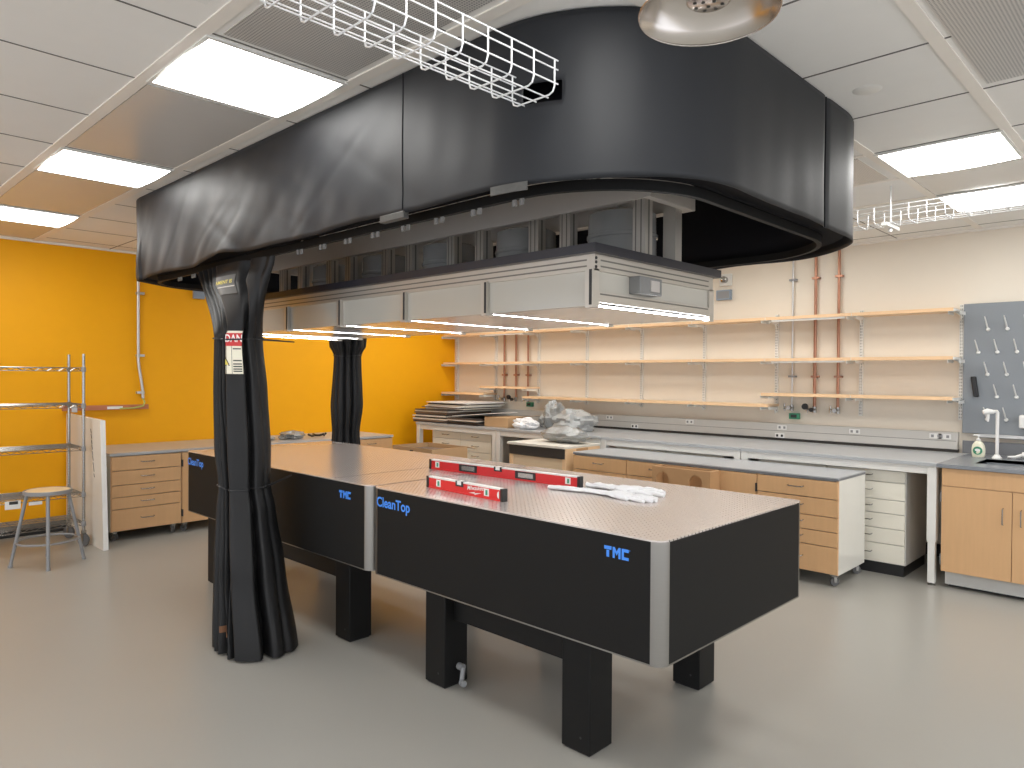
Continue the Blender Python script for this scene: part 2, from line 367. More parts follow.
# ------------------------------------------------------------------ spirit levels and gloves
def level(name, p0, p1, h, w, label, vials, wins, brand):
    p0 = Vector((*p0, TZ1)); p1 = Vector((*p1, TZ1)); d = (p1-p0); L = d.length; d.normalize(); nrm = Vector((d.y, -d.x, 0))   # toward the camera
    t = thing(name, label, 'spirit level', tuple((p0+p1)/2)); bk = -nrm
    def Q(u, f, z): return p0+d*u+bk*f+Vector((0, 0, z))
    def bx(u0, u1, f0, f1, z0, z1): 
        c = Q((u0+u1)/2, (f0+f1)/2, (z0+z1)/2); return MB().obox(c, d*((u1-u0)/2), bk*((f1-f0)/2), Vector((0, 0, (z1-z0)/2)))
    build('beam', bx(.012, L-.012, .002, w-.002, .006, h-.006), 'red', t)
    for z0, z1 in ((0, .008), (h-.008, h)): build('flange', bx(.012, L-.012, 0, w, z0, z1), 'red' if z0 == 0 else 'white', t, bevel=.001)
    for u0 in (0, L-.02): build('end_cap', bx(u0, u0+.02, -.002, w+.002, -0.0, h), 'black_plastic', t, bevel=.002)
    for u in vials:
        f = build('vial_window', bx(u-.017, u+.017, -.0012, .004, .014, h-.012), 'white', t)
        build('vial', MB().cyl(Q(u+.004, -.002, .020), Q(u+.004, -.002, h-.018), .006, 10), 'green', f)
    for u in wins:
        f = build('window_frame', bx(u-.075, u+.075, -.0015, .003, .010, h-.010), 'black_plastic', t)
        build('window_pane', bx(u-.052, u+.058, -.0022, .0, .018, h-.018), 'chrome', f)
    c = build('top_vial_frame', bx(L/2-.03 if not brand else L*.46-.03, L/2+.03 if not brand else L*.46+.03, -.002, w, h-.026, h+.001), 'black_plastic', t)
    u = L/2 if not brand else L*.46
    build('vial', bx(u-.016, u+.016, -.003, w-.004, h-.018, h+.0016), 'white', c)
    if brand:
        vf = text2d('Milwaukee', .031, .0002, .25, space=.95)
        build('lettering', flat(vf, lambda a, b: Q(L*.56+a, -.0008, .028+b+a*.08)), 'white', t)
        build('lightning_mark', flat(([(0, 0), (.05, .009), (.047, .003), (.10, .009), (.045, -.006), (.05, 0)], [(0, 1, 2, 5), (2, 3, 4, 5)]), lambda a, b: Q(L*.58+a, -.0008, .014+b)), 'white', t)
        build('round_sticker', flat(([(.014*cos(a*pi/8), .018*sin(a*pi/8)) for a in range(4, 13)], [tuple(range(9))]), lambda a, b: Q(L-.028+a, -.0008, .03+b)), 'white', t)
    return t
level('spirit_level', (-3.575, 2.93), (-2.395, 3.0), .062, .028, 'longer red spirit level lying farther back on the steel table top', [.075, 1.185-.085], [.345, .80], False)
level('spirit_level', (-2.995, 2.437), (-2.385, 2.405), .062, .028, 'shorter red spirit level with white lettering, close to the table edge', [.105, .61-.12], [], True)

def glove(label, sleeve, palm, fingers, r):
    mb = MB()
    def strip(path, rs, h):
        pts = [Vector((p[0], p[1], TZ1)) for p in path]
        n = 12
        def fn(i, j):
            p = pts[j]; d = (pts[min(j+1, len(pts)-1)]-pts[max(j-1, 0)]).normalized(); w = Vector((-d.y, d.x, 0)); a = 2*pi*i/n
            hh = h*1.35*(.85+.35*noise.noise(p*22)+.10*noise.noise(Vector((p.x*60+i, p.y*60, 2))))
            return p+w*rs[j]*1.3*cos(a)+Vector((0, 0, max(.0005, hh*(1+sin(a)))))
        mb.grid(fn, n, len(pts), True)
        mb.f.append(tuple(range(len(mb.v)-n*len(pts), len(mb.v)-n*len(pts)+n))); mb.f.append(tuple(range(len(mb.v)-n, len(mb.v))))
    def smoothp(path, rs, k=6):
        P, R = [], []
        for i in range(len(path)-1):
            for q in range(k):
                u = q/k; P.append([path[i][a]*(1-u)+path[i+1][a]*u for a in (0, 1)]); R.append(rs[i]*(1-u)+rs[i+1]*u)
        return P+[path[-1]], R+[rs[-1]]
    for path, rs, h in [sleeve, palm]+fingers:
        P, R = smoothp(path, rs); strip(P, R, h)
    return tag(build('glove', mb, 'cloth', smooth=True), label, 'glove')
glove('white cotton glove lying nearer the table front edge, one of two',
      ([(-2.50, 2.865), (-2.38, 2.90), (-2.25, 2.935), (-2.14, 2.94)], [.012, .028, .03, .04], .009), ([(-2.15, 2.94), (-2.08, 2.93), (-2.0, 2.93)], [.04, .052, .04], .010),
      [([(-2.02, 2.965), (-1.96, 2.975), (-1.90, 2.97)], [.012, .011, .008], .008), ([(-2.01, 2.94), (-1.95, 2.94), (-1.875, 2.93)], [.012, .011, .008], .009),
       ([(-2.02, 2.915), (-1.95, 2.91), (-1.88, 2.895)], [.012, .011, .008], .008), ([(-2.03, 2.895), (-1.97, 2.882), (-1.905, 2.866)], [.011, .01, .007], .007),
       ([(-2.10, 2.895), (-2.05, 2.872), (-1.995, 2.862)], [.013, .011, .008], .008)], 1)
glove('white cotton glove farther back on the table, its cuff touching the longer level',
      ([(-2.40, 3.06), (-2.34, 3.09), (-2.27, 3.095), (-2.20, 3.09)], [.02, .03, .032, .04], .011), ([(-2.20, 3.09), (-2.14, 3.10), (-2.07, 3.10)], [.042, .055, .042], .013),
      [([(-2.10, 3.14), (-2.05, 3.165), (-2.0, 3.175)], [.012, .011, .008], .010), ([(-2.08, 3.115), (-2.02, 3.13), (-1.955, 3.13)], [.012, .011, .008], .010),
       ([(-2.08, 3.085), (-2.01, 3.09), (-1.93, 3.08)], [.012, .011, .008], .009), ([(-2.09, 3.06), (-2.03, 3.05), (-1.97, 3.035)], [.011, .01, .007], .008),
       ([(-2.17, 3.05), (-2.12, 3.025), (-2.06, 3.01)], [.013, .011, .008], .009)], 1)

# ------------------------------------------------------------------ fan filter hood over the tables
HX0, HX1, HY0, HY1, HZ0 = -5.50, -1.885, 2.446, 3.47, 1.90
hd = thing('fan_filter_hood', 'long aluminium fan filter hood with lit strips underneath, hanging above the tables', 'hood', ((HX0+HX1)/2, (HY0+HY1)/2, HZ0))
build('top_plate', MB().box(HX0-.03, HX1+.03, HY0-.035, HY1+.035, 2.125, 2.165), 'plate', hd)
def extr_x(x0, x1, y, z0, z1, n):            # an aluminium profile along X with grooves, its face toward n*Y
    mb = MB(); mb.box(x0, x1, y, y-n*.035, z0, z1)
    return mb
for y, n in ((HY0, -1), (HY1, 1)):
    r = build('top_rail', MB().box(HX0, HX1, y, y-n*.035, 2.055, 2.125), 'alu', hd)
    g = MB()
    for z in (2.075, 2.101): g.box(HX0+.04, HX1-.04, y+n*.0008, y-n*.002, z-.0035, z+.0035)
    build('groove', g, 'alud', r)
for x, n in ((HX0, -1), (HX1, 1)):
    r = build('end_rail', MB().box(x, x-n*.035, HY0+.035, HY1-.035, 2.055, 2.125), 'alu', hd)
    g = MB()
    for z in (2.075, 2.101): g.box(x+n*.0008, x-n*.002, HY0+.045, HY1-.045, z-.0035, z+.0035)
    build('groove', g, 'alud', r)
    r = build('lower_rail', MB().box(x-n*.002, x-n*.035, HY0+.035, HY1-.035, HZ0+.02, HZ0+.065), 'alu', hd)
    build('groove', MB().box(x-n*.0012, x-n*.004, HY0+.045, HY1-.045, HZ0+.052, HZ0+.059), 'alud', r)
    build('end_panel', MB().box(x-n*.012, x-n*.018, HY0+.035, HY1-.035, HZ0+.02, 2.056), 'acryl', hd)
PX = [HX1-.02-.651*k for k in range(6)]+[HX0+.02]
for i, x in enumerate(PX):
    for y, n in ((HY0, -1), (HY1, 1)):
        p = build('corner_post' if i in (0, 6) else 'post', MB().box(x-.02, x+.02, y+n*.012, y-n*.035, HZ0-.006, 2.062), 'alu', hd)
        build('groove', MB().box(x+.002, x+.017, y+n*.0128, y+n*.004, HZ0+.006, 2.058), 'ink', p)
    if i < 6:
        for y, n in ((HY0, -1), (HY1, 1)):
            build('side_panel', MB().box(PX[i+1]+.02, x-.02, y-n*.010, y-n*.016, HZ0+.004, 2.056), 'acryl', hd)
        build('bottom_panel', MB().box(PX[i+1]+.002, x-.002, HY0+.012, HY1-.012, HZ0+.004, HZ0+.012), 'acrylb', hd)
    w = .006 if i else .010
    build('led_strip', MB().box(x-w, x+w, HY0+.03, HY1-.03, HZ0+.0032, HZ0+.006), 'led', hd)
sw = build('switch_box', MB().box(HX1-.012, HX1+.05, 2.72, 2.90, 1.975, 2.055), 'switchm', hd, bevel=.004)
build('switch', MB().box(HX1+.05, HX1+.056, 2.80, 2.87, 1.99, 2.04), 'hdr', sw)
b = MB()
for z in (2.07, 2.09, 2.108): b.lathe([(0, 0), (.007, 0), (.007, .004), (0, .004)], (HX1-.001, HY0+.012, z), 8, 'x')
build('bolt', b, 'ink', hd)
# upper beam, posts and fan drums
BX0, BX1, BY0, BY1 = -5.56, -1.86, 2.83, 3.24
bm_ = MB()
for y0, y1 in ((BY0, BY0+.04), (BY1-.04, BY1)): bm_.box(BX0, BX1, y0, y1, 2.435, 2.56)
for x0, x1 in ((BX0, BX0+.04), (BX1-.04, BX1)): bm_.box(x0, x1, BY0+.04, BY1-.04, 2.435, 2.56)
build('upper_frame', bm_, 'hdr', hd, bevel=.003)
build('upper_frame_lip', MB().box(BX0+.04, BX1-.04, BY1-.075, BY1-.04, 2.435, 2.445), 'alu', hd)
UP = [-1.93, -2.385, -2.605, -3.03, -3.28, -3.69, -3.95, -4.39, -4.64, -5.05, -5.34]
for x in UP:
    for y in (BY0+.045, BY1-.10):
        p = build('upright', MB().box(x-.035, x+.035, y-.03, y+.03, 2.165, 2.45), 'alu', hd)
        if y < 3:
            g = MB()
            for a in (-.018, .012): g.box(x+a-.003, x+a+.003, y-.0312, y-.028, 2.17, 2.435)
            g.box(x+.0342, x+.0358, y-.006, y+.006, 2.17, 2.435)
            build('groove', g, 'alud', p)
for k in range(5):
    x = -2.165-.672*k
    build('fan_drum', MB().lathe([(0, 2.433), (.15, 2.433), (.172, 2.42), (.175, 2.32), (.181, 2.315), (.181, 2.30), (.175, 2.295), (.177, 2.17), (.182, 2.166)], (x, 3.04, 0), 32), 'duct', hd, smooth=True)
for x in (-2.3, -3.7, -5.1):
    for y in (BY0+.06, BY1-.06): build('hanger_rod', MB().cyl((x, y, 2.50), (x, y, CZ), .008, 8), 'galv', hd)

# ------------------------------------------------------------------ black valance, track and curtains
VX0, VX1, VY0, VY1, VR, VL = -6.13, -1.27, 1.885, 4.30, .68, .48
def perim(x0, x1, y0, y1, r, rl):
    segs = [('l', (x0+rl, y0), (x1-r, y0)), ('a', (x1-r, y0+r), -90), ('l', (x1, y0+r), (x1, y1-r)), ('a', (x1-r, y1-r), 0),
            ('l', (x1-r, y1), (x0+rl, y1)), ('a', (x0+rl, y1-rl), 90), ('l', (x0, y1-rl), (x0, y0+rl)), ('a', (x0+rl, y0+rl), 180)]
    segs = [g+(r if g[1][0] > -3 else rl,) if g[0] == 'a' else g for g in segs]
    lens = [math.dist(s[1], s[2]) if s[0] == 'l' else pi/2*s[3] for s in segs]; T = sum(lens)
    def f(s):
        s = s % T
        for sg, L in zip(segs, lens):
            if s <= L or sg is segs[-1]:
                u = min(1, s/L)
                if sg[0] == 'l':
                    (ax, ay), (bx, by) = sg[1], sg[2]; dx, dy = (bx-ax)/L, (by-ay)/L
                    return (ax+dx*s, ay+dy*s, dy, -dx)
                a = rad(sg[2]+90*u); return (sg[1][0]+sg[3]*cos(a), sg[1][1]+sg[3]*sin(a), cos(a), sin(a))
            s -= L
    return f, T
vf, VT = perim(VX0, VX1, VY0, VY1, VR, VL)
NV, NZ = 900, 26
def grv(d, w): return math.exp(-(d/w)**2)
s_of = [vf(VT*i/NV) for i in range(NV)]
def vfab(i, j):
    x, y, nx, ny = s_of[i]; u = j/(NZ-1)
    wl = max(0, min(1, (-x-1.9)/1.2))*(1 if y < 3 else .3)           # the long flank is more wrinkled
    zb = 2.30+.006*sin(i*.045)+.004*sin(i*.11)
    if y < 2.6: zb += .03*grv(x+4.25, .28)-.014*grv(x+4.75, .25)-.01*grv(x+5.6, .3)
    z = zb+u*(2.893-zb)
    s = VT*i/NV
    d = .020*wl*noise.noise(Vector((s*1.5+u*1.1, u*1.1, 1.)))+.012*wl*noise.noise(Vector((s*4.3-u*1.9, u*.9, 5.)))+.0035*noise.noise(Vector((s*7, u*.8, 9.)))+.003*noise.noise(Vector((s*3, u*2, 3.)))
    d -= .011*wl*(1-abs(noise.noise(Vector((s*1.2+u*1.5, u*.7, 14.)))))**6*(1-u)
    d -= .005*wl*(1-abs(noise.noise(Vector((s*2.3-u*2.0, u*.5, 24.)))))**8
    d *= (1-u**3)*.9+.1
    if x > -1.3: d -= .010*grv(y-3.385, .02)
    if y < 2.6: d += .035*grv(x+4.2, .25)*(1-u)**2
    return (x+nx*d, y+ny*d, z)
def slit(q):
    x = sum(p[0] for p in q)/4; y = sum(p[1] for p in q)/4; z = sum(p[2] for p in q)/4
    return y < 2.1 and -1.80 < x < -1.655 and 2.575 < z < 2.665
vl = thing('ceiling_valance', 'big black fabric valance hanging from the ceiling as a rounded box around the hood', 'valance', ((VX0+VX1)/2, (VY0+VY1)/2, 2.28))
build('fabric', MB().grid(vfab, NV, NZ, True, slit), 'fabric', vl, smooth=True, solid=.003)
for tx, ty in ((-2.49, 1.885), (-1.27, 3.385)):
    i = min(range(NV), key=lambda k: math.hypot(s_of[k][0]-tx, s_of[k][1]-ty)); nx, ny = s_of[i][2:]
    build('seam', MB().tube([Vector(vfab(i, j))+Vector((nx*.0012, ny*.0012, 0)) for j in range(NZ)], .0035 if tx < -1.3 else .008, 6), 'void', vl)
D = .14
pf, PT = perim(VX0+D, VX1-D, VY0+D, VY1-D, VR-D, VL-D)
q_of = [pf(PT*i/400) for i in range(400)]
build('inner_skirt', MB().grid(lambda i, j: (q_of[i][0], q_of[i][1], (2.335, 2.5, 2.893)[j]), 400, 3, True), 'void', vl, smooth=True, solid=.004)
n_of = [vf(VT*i/400) for i in range(400)]
build('soffit', MB().grid(lambda i, j: ((n_of[i][0]-n_of[i][2]*.03, n_of[i][1]-n_of[i][3]*.03, 2.345) if j == 0 else (n_of[i][0]-n_of[i][2]*D, n_of[i][1]-n_of[i][3]*D, 2.345)), 400, 2, True), 'void', vl, solid=.004)
for xa, xb in ((-2.64, -2.47),):
    build('clip', MB().box(xa, xb, VY0-.010, VY0+.02, 2.272, 2.302), 'clipshade', vl, bevel=.002)
n = 8; mb = MB()
def clipf(i, j):
    s = (VX1-VR-VX0-VL)+.015+.165*i/(n-1); x, y, nx, ny = vf(s); return (x+nx*.010, y+ny*.010, 2.272+.032*j)
build('clip', MB().grid(clipf, n, 2), 'clipshade', vl, solid=.004)
tr = thing('curtain_track', 'black curtain rail running round the inside of the valance with small white gliders', 'rail', ((VX0+VX1)/2, (VY0+VY1)/2, 2.3))
sec = [(-.012, 2.293), (.012, 2.293), (.012, 2.333), (-.012, 2.333)]
build('rail', MB().grid(lambda i, j: (q_of[j % 400][0]-q_of[j % 400][2]*(.016+sec[i][0]), q_of[j % 400][1]-q_of[j % 400][3]*(.016+sec[i][0]), sec[i][1]), 4, 401, True), 'table_black', tr)
x = -1.95
while x > -5.4:
    if not -4.95 < x < -3.7:
        for a in (-.02, .02): build('glider', MB().box(x+a-.010, x+a+.010, VY0+D+.012, VY0+D+.02, 2.268, 2.294), 'gliderm', tr)
    x -= .24

def curtain_surface(keys, folds, amp, rot):
    def lerp(z):
        for (za, *A), (zb, *B) in zip(keys, keys[1:]):
            if zb <= z <= za:
                u = (za-z)/(za-zb)
                if za < 1.85: u = u*u*(3-2*u)*.5+u*.5
                return [p*(1-u)+q*u for p, q in zip(A, B)]
        return list(keys[-1][1:]) if z < keys[-1][0] else list(keys[0][1:])
    def surf(t, z, off=0.):
        cx, cy, rx, ry, am = lerp(z)
        v = 0.
        for c, w, dep in folds:
            d = (t-c+180) % 360-180; d += 2.5*sin(z*3.1+c)+.5*noise.noise(Vector((z*2, c, 0)))*4
            v -= dep*math.exp(-(d/w)**2)
        v += .03*noise.noise(Vector((t*.05, z*3, 4)))
        disp = am*v*amp*max(ry, .08)
        a = rad(t+rot*max(0, min(1, (z-1.86)/.3)))
        nv = Vector((cos(a)*ry, sin(a)*rx, 0)).normalized()*(disp+off)
        return Vector((cx+rx*cos(a), cy+ry*sin(a), z))+nv
    return surf
def curtain(label, surf, z0, z1, N=300, NZ=90, hem=None):
    t = thing('curtain', label, 'curtain', tuple(surf(0, z0)*.5+surf(180, z0)*.5))
    def fn(i, j):
        z = z0+(z1-z0)*j/(NZ-1)
        return surf(360*i/N, z)
    mb = MB(); mb.grid(fn, N, NZ, True)
    build('cloth', mb, 'curtain', t, smooth=True)
    return t
FOLDS = [(-112, 5, .5), (-98, 4.5, .6), (-85, 4.5, .65), (-73, 4, .7), (-64, 3, .35), (-12, 5, .8), (20, 6, .15), (62, 6, .6), (95, 7, .6), (122, 6, .5), (150, 8, .6), (180, 7, .5), (212, 7, .6)]
keys = [(2.29, -4.44, 2.035, .54, .06, .8), (2.24, -4.43, 2.035, .51, .065, .85), (2.05, -4.36, 2.01, .345, .095, .7), (1.83, -4.255, 1.985, .15, .14, .5), (1.79, -4.255, 1.985, .15, .14, .5), (1.5, -4.215, 1.98, .168, .155, .5),
        (1.15, -4.17, 1.975, .178, .16, .5), (.95, -4.14, 1.97, .158, .15, .5), (.91, -4.135, 1.97, .158, .15, .5), (.80, -4.12, 1.97, .185, .165, .55), (.45, -4.06, 1.965, .225, .20, .7), (.012, -3.985, 1.965, .265, .235, .8)]
sA = curtain_surface(keys, FOLDS, .75, -45)
cA = curtain('bunched black curtain tied twice, with a danger sign, in front of the tables', sA, .012, 2.289)
def tie(surf, z, tail, par, name='tie_cord', off=.004):
    build(name, MB().tube([surf(a, z+.006*sin(rad(a*2)), off) for a in range(0, 360, 3)], .005, 6, True), 'black_plastic', par)
    build('tie_tail', MB().tube(tail, [.007, .006, .004][:len(tail)] if len(tail) < 4 else .004, 6), 'black_plastic', par)
p = sA(25, 1.81, .004); tie(sA, 1.81, [p, p+Vector((.05, .09, -.006)), p+Vector((.085, .19, -.012))], cA)
p = sA(25, .93, .004); tie(sA, .93, [p, p+Vector((.10, .03, .045)), p+Vector((.19, .06, .085))], cA)
# sign: follows the flat fold that faces the room
def patch(name, par, t0, t1, z0, z1, off, m, nu=8, nv=16):
    return build(name, MB().grid(lambda i, j: sA(t0+(t1-t0)*i/(nu-1), z0+(z1-z0)*j/(nv-1), off), nu, nv), m, par, smooth=True)
def tpatch(name, par, body, size, t0, dt, z0, off, m, bold=0.):
    vs, fs = text2d(body, size, bold); return build(name, MB().add([sA(t0+u*dt, z0+v, off) for u, v in vs], fs), m, par)
sg = patch('danger_sign', cA, -60, -20, 1.60, 1.855, .003, 'sign_pale')
sg['label'] = 'pale danger sign with a red header'
patch('sign_header', sg, -60, -20, 1.765, 1.842, .0042, 'sign_red', 8, 6)
tpatch('lettering', sg, 'DAN', .062, -58.5, 295, 1.79, .0055, 'white', .001)
mb = MB()
for z in (1.745, 1.675, 1.655, 1.64, 1.625, 1.612):
    mb.grid(lambda i, j: sA(-40+18*i/4, z+.007*j, .0048), 5, 2)
mb.grid(lambda i, j: sA(-43+.9*i, 1.60+.165*j/6, .0048), 2, 7)
build('printed_lines', mb, 'ink', sg)
build('warning_triangle', MB().add([sA(-59, 1.648, .0048), sA(-47, 1.648, .0048), sA(-57, 1.70, .0048)], [(0, 1, 2)]), 'ink', sg)
build('triangle_fill', MB().add([sA(-58, 1.654, .0056), sA(-50, 1.654, .0056), sA(-57, 1.688, .0056)], [(0, 1, 2)]), 'yellow', sg)
KZ = 2.135
wn = patch('vinyl_window', cA, -58, -24, KZ-.05, KZ+.075, .003, 'vinyl', 8, 8)
wn['label'] = 'clear vinyl patch with yellow print'
tpatch('lettering', wn, 'AMENT IS', .032, -57, 215, KZ+.022, .005, 'yellow', .0006)
mb = MB(); mb.grid(lambda i, j: sA(-56+31*i/5, KZ-.004+.007*j, .005), 6, 2); build('printed_line', mb, 'hdr', wn)
st = MB()
for c, z, h in ((-88, .13, .035), (-80, .11, .03), (-70, .13, .02)): st.grid(lambda i, j: sA(c-2+4*i/3, z+h*j/3, .002), 4, 4)
build('stain', st, mat('rust_stain', (.16, .07, .03), .7), cA)

keysB = [(2.29, -5.90, 3.84, .06, .26, .5), (2.2, -5.90, 3.84, .10, .25, .5), (1.86, -5.92, 3.84, .17, .17, .5), (1.80, -5.92, 3.84, .125, .13, .5), (1.76, -5.92, 3.84, .125, .13, .5), (1.3, -5.93, 3.84, .16, .15, .5), (1.05, -5.93, 3.83, .13, .13, .5), (.6, -5.93, 3.83, .17, .17, .6), (.012, -5.93, 3.83, .22, .22, .7)]
sB = curtain_surface(keysB, [(k*31+7, 5+k % 3, .4+.15*(k % 3)) for k in range(12)], .75, 0)
cB = curtain('bunched black curtain behind the far end of the tables by the orange wall', sB, .012, 2.289, 200, 60)
p = sB(-40, 1.78, .004); tie(sB, 1.78, [p, p+Vector((.03, -.02, -.03))], cB)

# ------------------------------------------------------------------ cable trays, shower head
def tray(label, axis, a0, a1, b0, b1, z, h, hangers, pitch=.105):
    P = (lambda a, b, zz: (b, a, zz)) if axis == 'y' else (lambda a, b, zz: (a, b, zz))
    c0 = P((a0+a1)/2, (b0+b1)/2, z)
    t = thing('cable_tray', label, 'cable tray', c0)
    r = .0027; mb = MB(); w = b1-b0
    for b, zz in ((b0, z+h), (b0, z+h*.72), (b0, z+h*.3), (b0+w*.22, z), (b0+w*.5, z), (b0+w*.78, z), (b1, z+h*.3), (b1, z+h*.72), (b1, z+h)): mb.tube([P(a0, b, zz), P(a1, b, zz)], r, 6)
    build('long_wires', mb, 'white_wire', t)
    mb = MB(); a = a0+.02; q = h*.22
    while a < a1-.015:
        mb.tube([P(a, b0, z+h), P(a, b0, z+q), P(a, b0+q*.3, z+q*.3), P(a, b0+q, z), P(a, b1-q, z), P(a, b1-q*.3, z+q*.3), P(a, b1, z+q), P(a, b1, z+h)], r*1.15, 6); a += pitch
    build('hoop_wires', mb, 'white_wire', t)
    for a in hangers:
        m = (b0+b1)/2
        build('hanger_rod', MB().cyl(P(a, m, z-.03), P(a, m, CZ), .006, 8), 'galv', t)
        p0 = P(a-.02, b0-.03, z-.028); p1 = P(a+.02, b1+.03, z-.004)
        br = build('hanger_bracket', MB().box(p0[0], p1[0], p0[1], p1[1], p0[2], p1[2]), 'white_paint', t, bevel=.003)
        build('nut', MB().cyl(P(a, m, z-.05), P(a, m, z-.028), .012, 6), 'galv', br)
    return t
tray('white wire cable tray passing through the long side of the black valance', 'y', -.37, 1.873, -1.805, -1.605, 2.563, .114, [.2, .75])
tray('white wire cable tray hanging along the white wall beyond the rounded end of the valance', 'x', -2.9, 2.5, 5.165, 5.375, 2.64, .105, [-1.548, .45, 2.2])
sh = thing('emergency_shower_head', 'round stainless steel bowl of an emergency shower hanging from the ceiling', 'shower head', (-.70, 1.262, 2.29))
prof = [(.132, 2.300), (.134, 2.304), (.126, 2.312), (.119, 2.325), (.11, 2.345), (.092, 2.365), (.07, 2.378), (.045, 2.386), (.02, 2.388), (.018, 2.40)]
build('bowl', MB().lathe([(a, b) for a, b in prof], (-.70, 1.262, 0), 48), 'bowl', sh, smooth=True, solid=.002)
nz = build('nozzle', MB().lathe([(0, 2.322), (.036, 2.322), (.042, 2.326), (.042, 2.338), (.02, 2.345), (.018, 2.39)], (-.70, 1.262, 0), 24), 'bowl', sh, smooth=True)
mb = MB()
for k in range(8): mb.lathe([(0, 2.3212), (.004, 2.3212)], (-.70+.027*cos(k*pi/4), 1.262+.027*sin(k*pi/4), 0), 8)
for k in range(3): mb.lathe([(0, 2.3212), (.004, 2.3212)], (-.70+.012*cos(k*2.1), 1.262+.012*sin(k*2.1), 0), 8)
build('spray_hole', mb, 'ink', nz)
build('supply_pipe', MB().cyl((-.70, 1.262, 2.39), (-.70, 1.262, CZ), .017, 14), 'galv', sh)

# ------------------------------------------------------------------ orange wall: conduit, bus bar, shelving, stool, panel
cd = thing('conduit_pipe', 'thin grey conduit running down the orange wall from the ceiling, bent near its foot', 'pipe', (WX+.03, 2.74, 1.26))
build('pipe', MB().tube([(WX+.03, 2.74, CZ), (WX+.03, 2.742, 1.74), (WX+.03, 2.75, 1.66), (WX+.03, 2.775, 1.5), (WX+.03, 2.785, 1.42), (WX+.03, 2.79, 1.33)], .016, 10), 'galv', cd, smooth=True)
for z in (2.45, 1.78, 1.38): build('strap', MB().box(WX, WX+.05, 2.755-.03, 2.755+.045, z, z+.025), 'galv', cd)
bb = thing('ground_bus_bar', 'horizontal copper-red bus bar on the orange wall with a green and yellow wire', 'bus bar', (WX+.05, 2.5, 1.22))
build('bar', MB().box(WX+.04, WX+.055, 2.02, 2.84, 1.215, 1.265), 'rust', bb, bevel=.003)
for y in (2.06, 2.42, 2.80): build('standoff', MB().cyl((WX, y, 1.24), (WX+.04, y, 1.24), .015, 10), 'stool_grey', bb)
build('end_clamp', MB().box(WX+.035, WX+.075, 2.10, 2.15, 1.20, 1.285), 'galv', bb, bevel=.003)
build('paper_tag', MB().box(WX+.0552, WX+.0562, 2.43, 2.58, 1.222, 1.25), 'white', bb)
build('wire', MB().tube([(WX+.03, 2.79, 1.33), (WX+.05, 2.80, 1.29), (WX+.065, 2.78, 1.25), (WX+.066, 2.68, 1.228), (WX+.06, 2.55, 1.225)], .009, 8), 'greenyel', bb, smooth=True)
tag(build('wall_sign_box', MB().box(WX, WX+.05, 3.33, 3.45, 2.455, 2.56), 'sensor', bevel=.004), 'small blue-grey box high on the orange wall beside the tied curtain', 'sign box')

def caster(mb_w, mb_f, x, y, zt, r=.032, ang=0.):
    d = Vector((cos(ang), sin(ang), 0)); s = Vector((-d.y, d.x, 0)); c = Vector((x, y, r))
    mb_w.tube([c-s*.011, c+s*.011], r, 16)
    for k in (-1, 1): mb_f.obox(c+s*k*.016+Vector((0, 0, r*.55)), d*.012, s*.002, Vector((0, 0, r*.75)))
    mb_f.obox(Vector((x, y, (zt+r*2.15)/2)), Vector((.018, 0, 0)), Vector((0, .018, 0)), Vector((0, 0, (zt-r*2.15)/2+.004)))
sx0, sx1, sy0, sy1 = -7.89, -7.42, .62, 1.99
shv = thing('wire_shelving', 'chrome wire shelving unit on casters against the orange wall behind the stool', 'shelving', ((sx0+sx1)/2, (sy0+sy1)/2, 0))
for x in (sx0, sx1):
    for y in (sy0, sy1):
        p = build('post', MB().cyl((x, y, .13), (x, y, 1.776), .0135, 12), 'chrome', shv, smooth=True)
        rg = MB()
        for k in range(60): rg.lathe([(.0137, .2+k*.0254), (.0143, .202+k*.0254), (.0137, .204+k*.0254)], (x, y, 0), 10)
        build('ring', rg, 'stool_grey', p)
        w, f = MB(), MB(); caster(w, f, x, y, .145, .06, .5)
        cw = build('caster', f, 'chrome', shv); build('wheel', w, 'rubber', cw, smooth=True)
for z in (1.645, 1.31, .915, .49, .225):
    mb = MB(); r = .0032
    for dz in (0, -.028):
        mb.tube([(sx0, sy0, z+dz), (sx1, sy0, z+dz), (sx1, sy1, z+dz), (sx0, sy1, z+dz)], r, 6, True)
    x = sx0+.025
    while x < sx1-.01: mb.tube([(x, sy0, z+.004), (x, sy1, z+.004)], .002, 5); x += .028
    for k in range(4): y = sy0+(sy1-sy0)*(k+.5)/4; mb.tube([(sx0, y, z-.002), (sx1, y, z-.002)], .003, 5)
    for xx in (sx0, sx1):
        pts = []; y = sy0; k = 0
        while y < sy1: pts.append((xx, y, z if k % 2 else z-.028)); y += .045; k += 1
        mb.tube(pts, .0028, 5)
    for yy in (sy0, sy1):
        pts = []; x = sx0; k = 0
        while x < sx1: pts.append((x, yy, z if k % 2 else z-.028)); x += .045; k += 1
        mb.tube(pts, .0028, 5)
    s_ = build('shelf', mb, 'chrome', shv)
    mb = MB()
    for x in (sx0, sx1):
        for y in (sy0, sy1): mb.lathe([(.015, z-.035), (.021, z-.03), (.018, z+.008), (.015, z+.01)], (x, y, 0), 12)
    build('collar', mb, 'stool_grey', s_)
    if z == .49:
        for y0, y1, d in ((1.385, 1.50, -.075), (1.56, 1.66, -.058)):
            tg = build('label_holder', MB().box(sx1+.006, sx1+.010, y0, y1, z+d, z-.005 if d < -.06 else z-.03), 'white', s_)
            if d < -.06: build('dark_mark', MB().box(sx1+.010, sx1+.0106, y0+.03, y1-.02, z-.035, z-.008), 'ink', tg)

